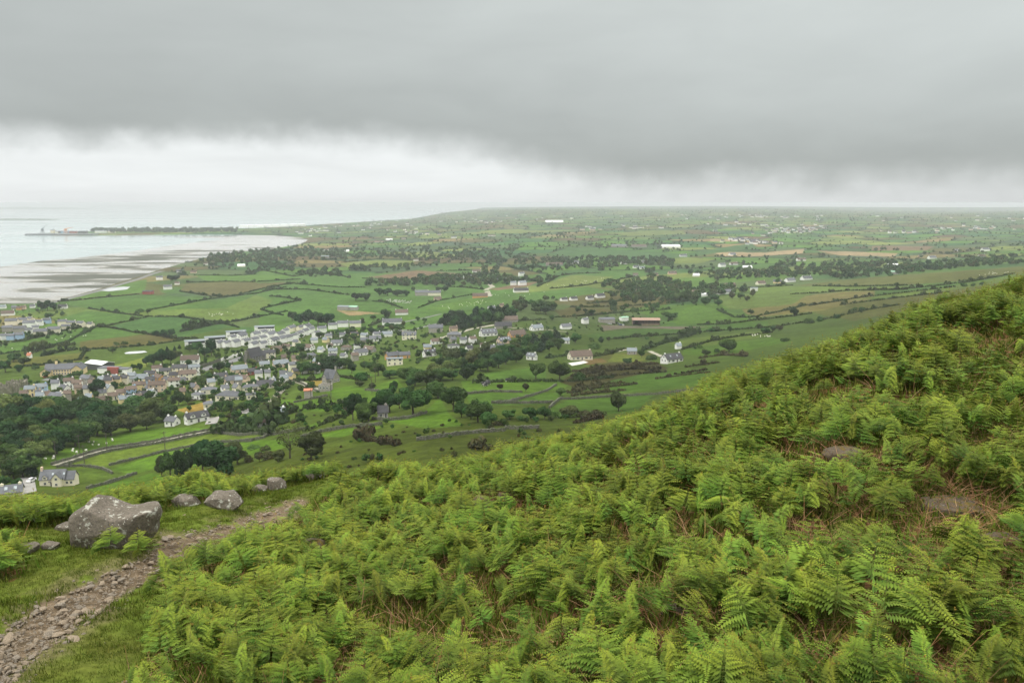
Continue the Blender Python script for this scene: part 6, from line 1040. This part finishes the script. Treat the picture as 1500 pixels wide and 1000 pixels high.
# yellow gorse on the brow
GFL = mat('gorse_flower', (.62, .38, .02), .7, .1, 5)
for px, py, s, lb in [(657, 690, .75, 'gorse bush flowering bright yellow on the brow'), (635, 690, .6, 'gorse bush flowering dull yellow on the brow'), (675, 693, .55, 'small dark gorse bush without flowers on the brow')]:
    o = empty('gorse_bush', near(px, py)); o.scale = (s, s, s * .85); link('crown', TREE['gorse'][0][0], o)
    if 'flowering' in lb: V, Q = crown_np(77, 330 if 'bright' in lb else 170, 9, 'bush', .035); V = V * [1.05, 1.05, 1.06]; V = V[np.repeat(V.reshape(-1, 4, 3)[:, :, 2].mean(1) > .38, 4)]; link('flowers', mesh_np('flowers', V, np.arange(len(V)).reshape(-1, 4), [GFL]), o)
    tag(o, lb, 'bush')
# ------------------------------------------------------------------ sky, light, air, camera
SUN_EL, SUN_AZ = math.radians(55), math.radians(-120)      # high, behind the viewer's left shoulder, above the cloud
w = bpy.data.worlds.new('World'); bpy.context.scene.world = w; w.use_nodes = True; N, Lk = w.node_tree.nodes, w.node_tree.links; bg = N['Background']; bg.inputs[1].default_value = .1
sky = N.new('ShaderNodeTexSky'); sky.sky_type = 'NISHITA'; sky.sun_disc = False; sky.sun_elevation = SUN_EL; sky.sun_rotation = SUN_AZ; sky.altitude = 150
def M(op, a, b=None, c=None, cl=False):
    n = N.new('ShaderNodeMath'); n.operation = op; n.use_clamp = cl
    for i, v in enumerate((a, b, c)):
        if v is None: continue
        if isinstance(v, (int, float)): n.inputs[i].default_value = v
        else: Lk.new(v, n.inputs[i])
    return n.outputs[0]
def MR(v, a, b, c=0, d=1, sm=True):
    n = N.new('ShaderNodeMapRange'); n.interpolation_type = 'SMOOTHSTEP' if sm else 'LINEAR'
    for i, k in enumerate((a, b, c, d)): 
        if isinstance(k, (int, float)): n.inputs[i + 1].default_value = k
        else: Lk.new(k, n.inputs[i + 1])
    Lk.new(v, n.inputs[0]); return n.outputs[0]
def MIX(f, a, b):
    n = N.new('ShaderNodeMix'); n.data_type = 'RGBA'
    if isinstance(f, (int, float)): n.inputs[0].default_value = f
    else: Lk.new(f, n.inputs[0])
    for i, v in ((6, a), (7, b)):
        if isinstance(v, tuple): n.inputs[i].default_value = (*v, 1)
        else: Lk.new(v, n.inputs[i])
    return n.outputs[2]
tc = N.new('ShaderNodeTexCoord'); sx = N.new('ShaderNodeSeparateXYZ'); Lk.new(tc.outputs['Generated'], sx.inputs[0]); X, Y, Z = sx.outputs
hr = M('SQRT', M('ADD', M('MULTIPLY', X, X), M('MULTIPLY', Y, Y))); el = M('DIVIDE', Z, M('MAXIMUM', hr, .001)); az = M('ARCTAN2', X, Y)
def NZ(sa, se, det, off=0, dist=0):
    c = N.new('ShaderNodeCombineXYZ'); Lk.new(M('MULTIPLY', az, sa), c.inputs[0]); Lk.new(M('MULTIPLY', el, se), c.inputs[1]); c.inputs[2].default_value = off
    n = N.new('ShaderNodeTexNoise'); n.inputs['Scale'].default_value = 1; n.inputs['Detail'].default_value = det; n.inputs['Roughness'].default_value = .5; n.inputs['Distortion'].default_value = dist; Lk.new(c.outputs[0], n.inputs['Vector']); return n.outputs[0]
base = M('SUBTRACT', MR(az, -.57, -.2, .064, .077), MR(az, -.17, .17, 0, .055)); base = M('ADD', base, M('MULTIPLY', M('SUBTRACT', NZ(7, 5, 4, 1), .5), .030)); base = M('ADD', base, M('MULTIPLY', M('SUBTRACT', NZ(26, 30, 4, 2), .5), .028))
wid = M('ADD', M('SUBTRACT', MR(az, -.3, -.05, .025, .034), MR(az, .1, .35, 0, .003)), M('MULTIPLY', M('SUBTRACT', NZ(9, 12, 3, 11), .5), .012)); deck = MR(el, M('SUBTRACT', base, M('MULTIPLY', wid, .8)), M('ADD', base, M('MULTIPLY', wid, .9)))
# cloud deck: darkest at its ragged lower edge, paler up and to the right
up = MR(el, .05, .30); rgt = MR(az, -.35, .6); lum = M('ADD', M('ADD', .475, M('MULTIPLY', up, .10)), M('MULTIPLY', M('MULTIPLY', rgt, MR(el, .05, .2, .35, 1)), .15)); lum = M('ADD', lum, M('MULTIPLY', M('SUBTRACT', NZ(2.2, 7, 5, 3, .6), .5), .17)); lum = M('ADD', lum, M('MULTIPLY', M('SUBTRACT', NZ(6, 20, 5, 5, .5), .5), .09))
band = M('MULTIPLY', MR(M('SUBTRACT', el, base), .005, .09, 1, 0), MR(az, -.35, .35, .02, .085)); lum = M('SUBTRACT', lum, band)
n = N.new('ShaderNodeVectorMath'); n.operation = 'SCALE'; n.inputs[0].default_value = (.965, 1.03, 1.005); Lk.new(lum, n.inputs[3]); deckc = n.outputs[0]
gl = M('ADD', M('SUBTRACT', MR(az, -.1, .7, .925, .78), MR(el, 0, .03, .09, 0)), M('MULTIPLY', M('SUBTRACT', NZ(6, 34, 5, 7, .3), .5), .22)); n = N.new('ShaderNodeVectorMath'); n.operation = 'SCALE'; n.inputs[0].default_value = (.965, 1.0, 1.0); Lk.new(gl, n.inputs[3]); glow = n.outputs[0]
cl = MIX(deck, glow, deckc)
zen = MR(el, .34, 1.0, 1.0, 4.4); n = N.new('ShaderNodeVectorMath'); n.operation = 'SCALE'; Lk.new(MIX(MR(el, .34, .7), cl, (.60, .597, .57)), n.inputs[0]); Lk.new(M('MULTIPLY', zen, 10.0), n.inputs[3])  # overhead sky, out of view, boosted and warmed to brighten the ground below
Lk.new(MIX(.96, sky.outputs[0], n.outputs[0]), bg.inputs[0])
sd = bpy.data.lights.new('sun', 'SUN'); sd.energy = 1.5; sd.angle = math.radians(25); sd.color = (1, .97, .92); so = bpy.data.objects.new('sun', sd); C.objects.link(so)
dv = Vector((math.sin(SUN_AZ) * math.cos(SUN_EL), math.cos(SUN_AZ) * math.cos(SUN_EL), math.sin(SUN_EL))); so.rotation_euler = dv.to_track_quat('Z', 'Y').to_euler(); so.location = (0, 0, 400)
mb = MB(); mb.box((0, 0, (HTOP - 4.5) / 2), (128000, 128000, HTOP + 4.5)); hm = bpy.data.materials.new('haze'); HN, HL = nt(hm); HN.remove(HN['Principled BSDF']); pv = HN.new('ShaderNodeVolumePrincipled'); pv.inputs['Color'].default_value = (.92, .97, .99, 1); pv.inputs['Density'].default_value = HAZE; pv.inputs['Anisotropy'].default_value = .2; HL.new(pv.outputs[0], HN['Material Output'].inputs['Volume'])
tag(link('haze', mb.mesh('haze', [hm])), 'pale damp haze lying over plain and sea', kind='stuff')
cam = bpy.data.cameras.new('camera'); cam.sensor_width = 36; cam.lens = F / 1500 * 36; cam.clip_start = .1; cam.clip_end = 200000; co = bpy.data.objects.new('camera', cam); C.objects.link(co); co.location = (0, 0, CAMZ); co.rotation_euler = (PI / 2 - PITCH, 0, 0)
S = bpy.context.scene; S.camera = co; S.view_settings.view_transform = 'Standard'; S.view_settings.look = 'None'; S.view_settings.exposure = 0; S.view_settings.gamma = 1
S.cycles.max_bounces = 6; S.cycles.diffuse_bounces = 3; S.cycles.transmission_bounces = 4; S.cycles.volume_bounces = 0; S.cycles.use_denoising = DENO; S.cycles.denoiser = 'OPENIMAGEDENOISE'
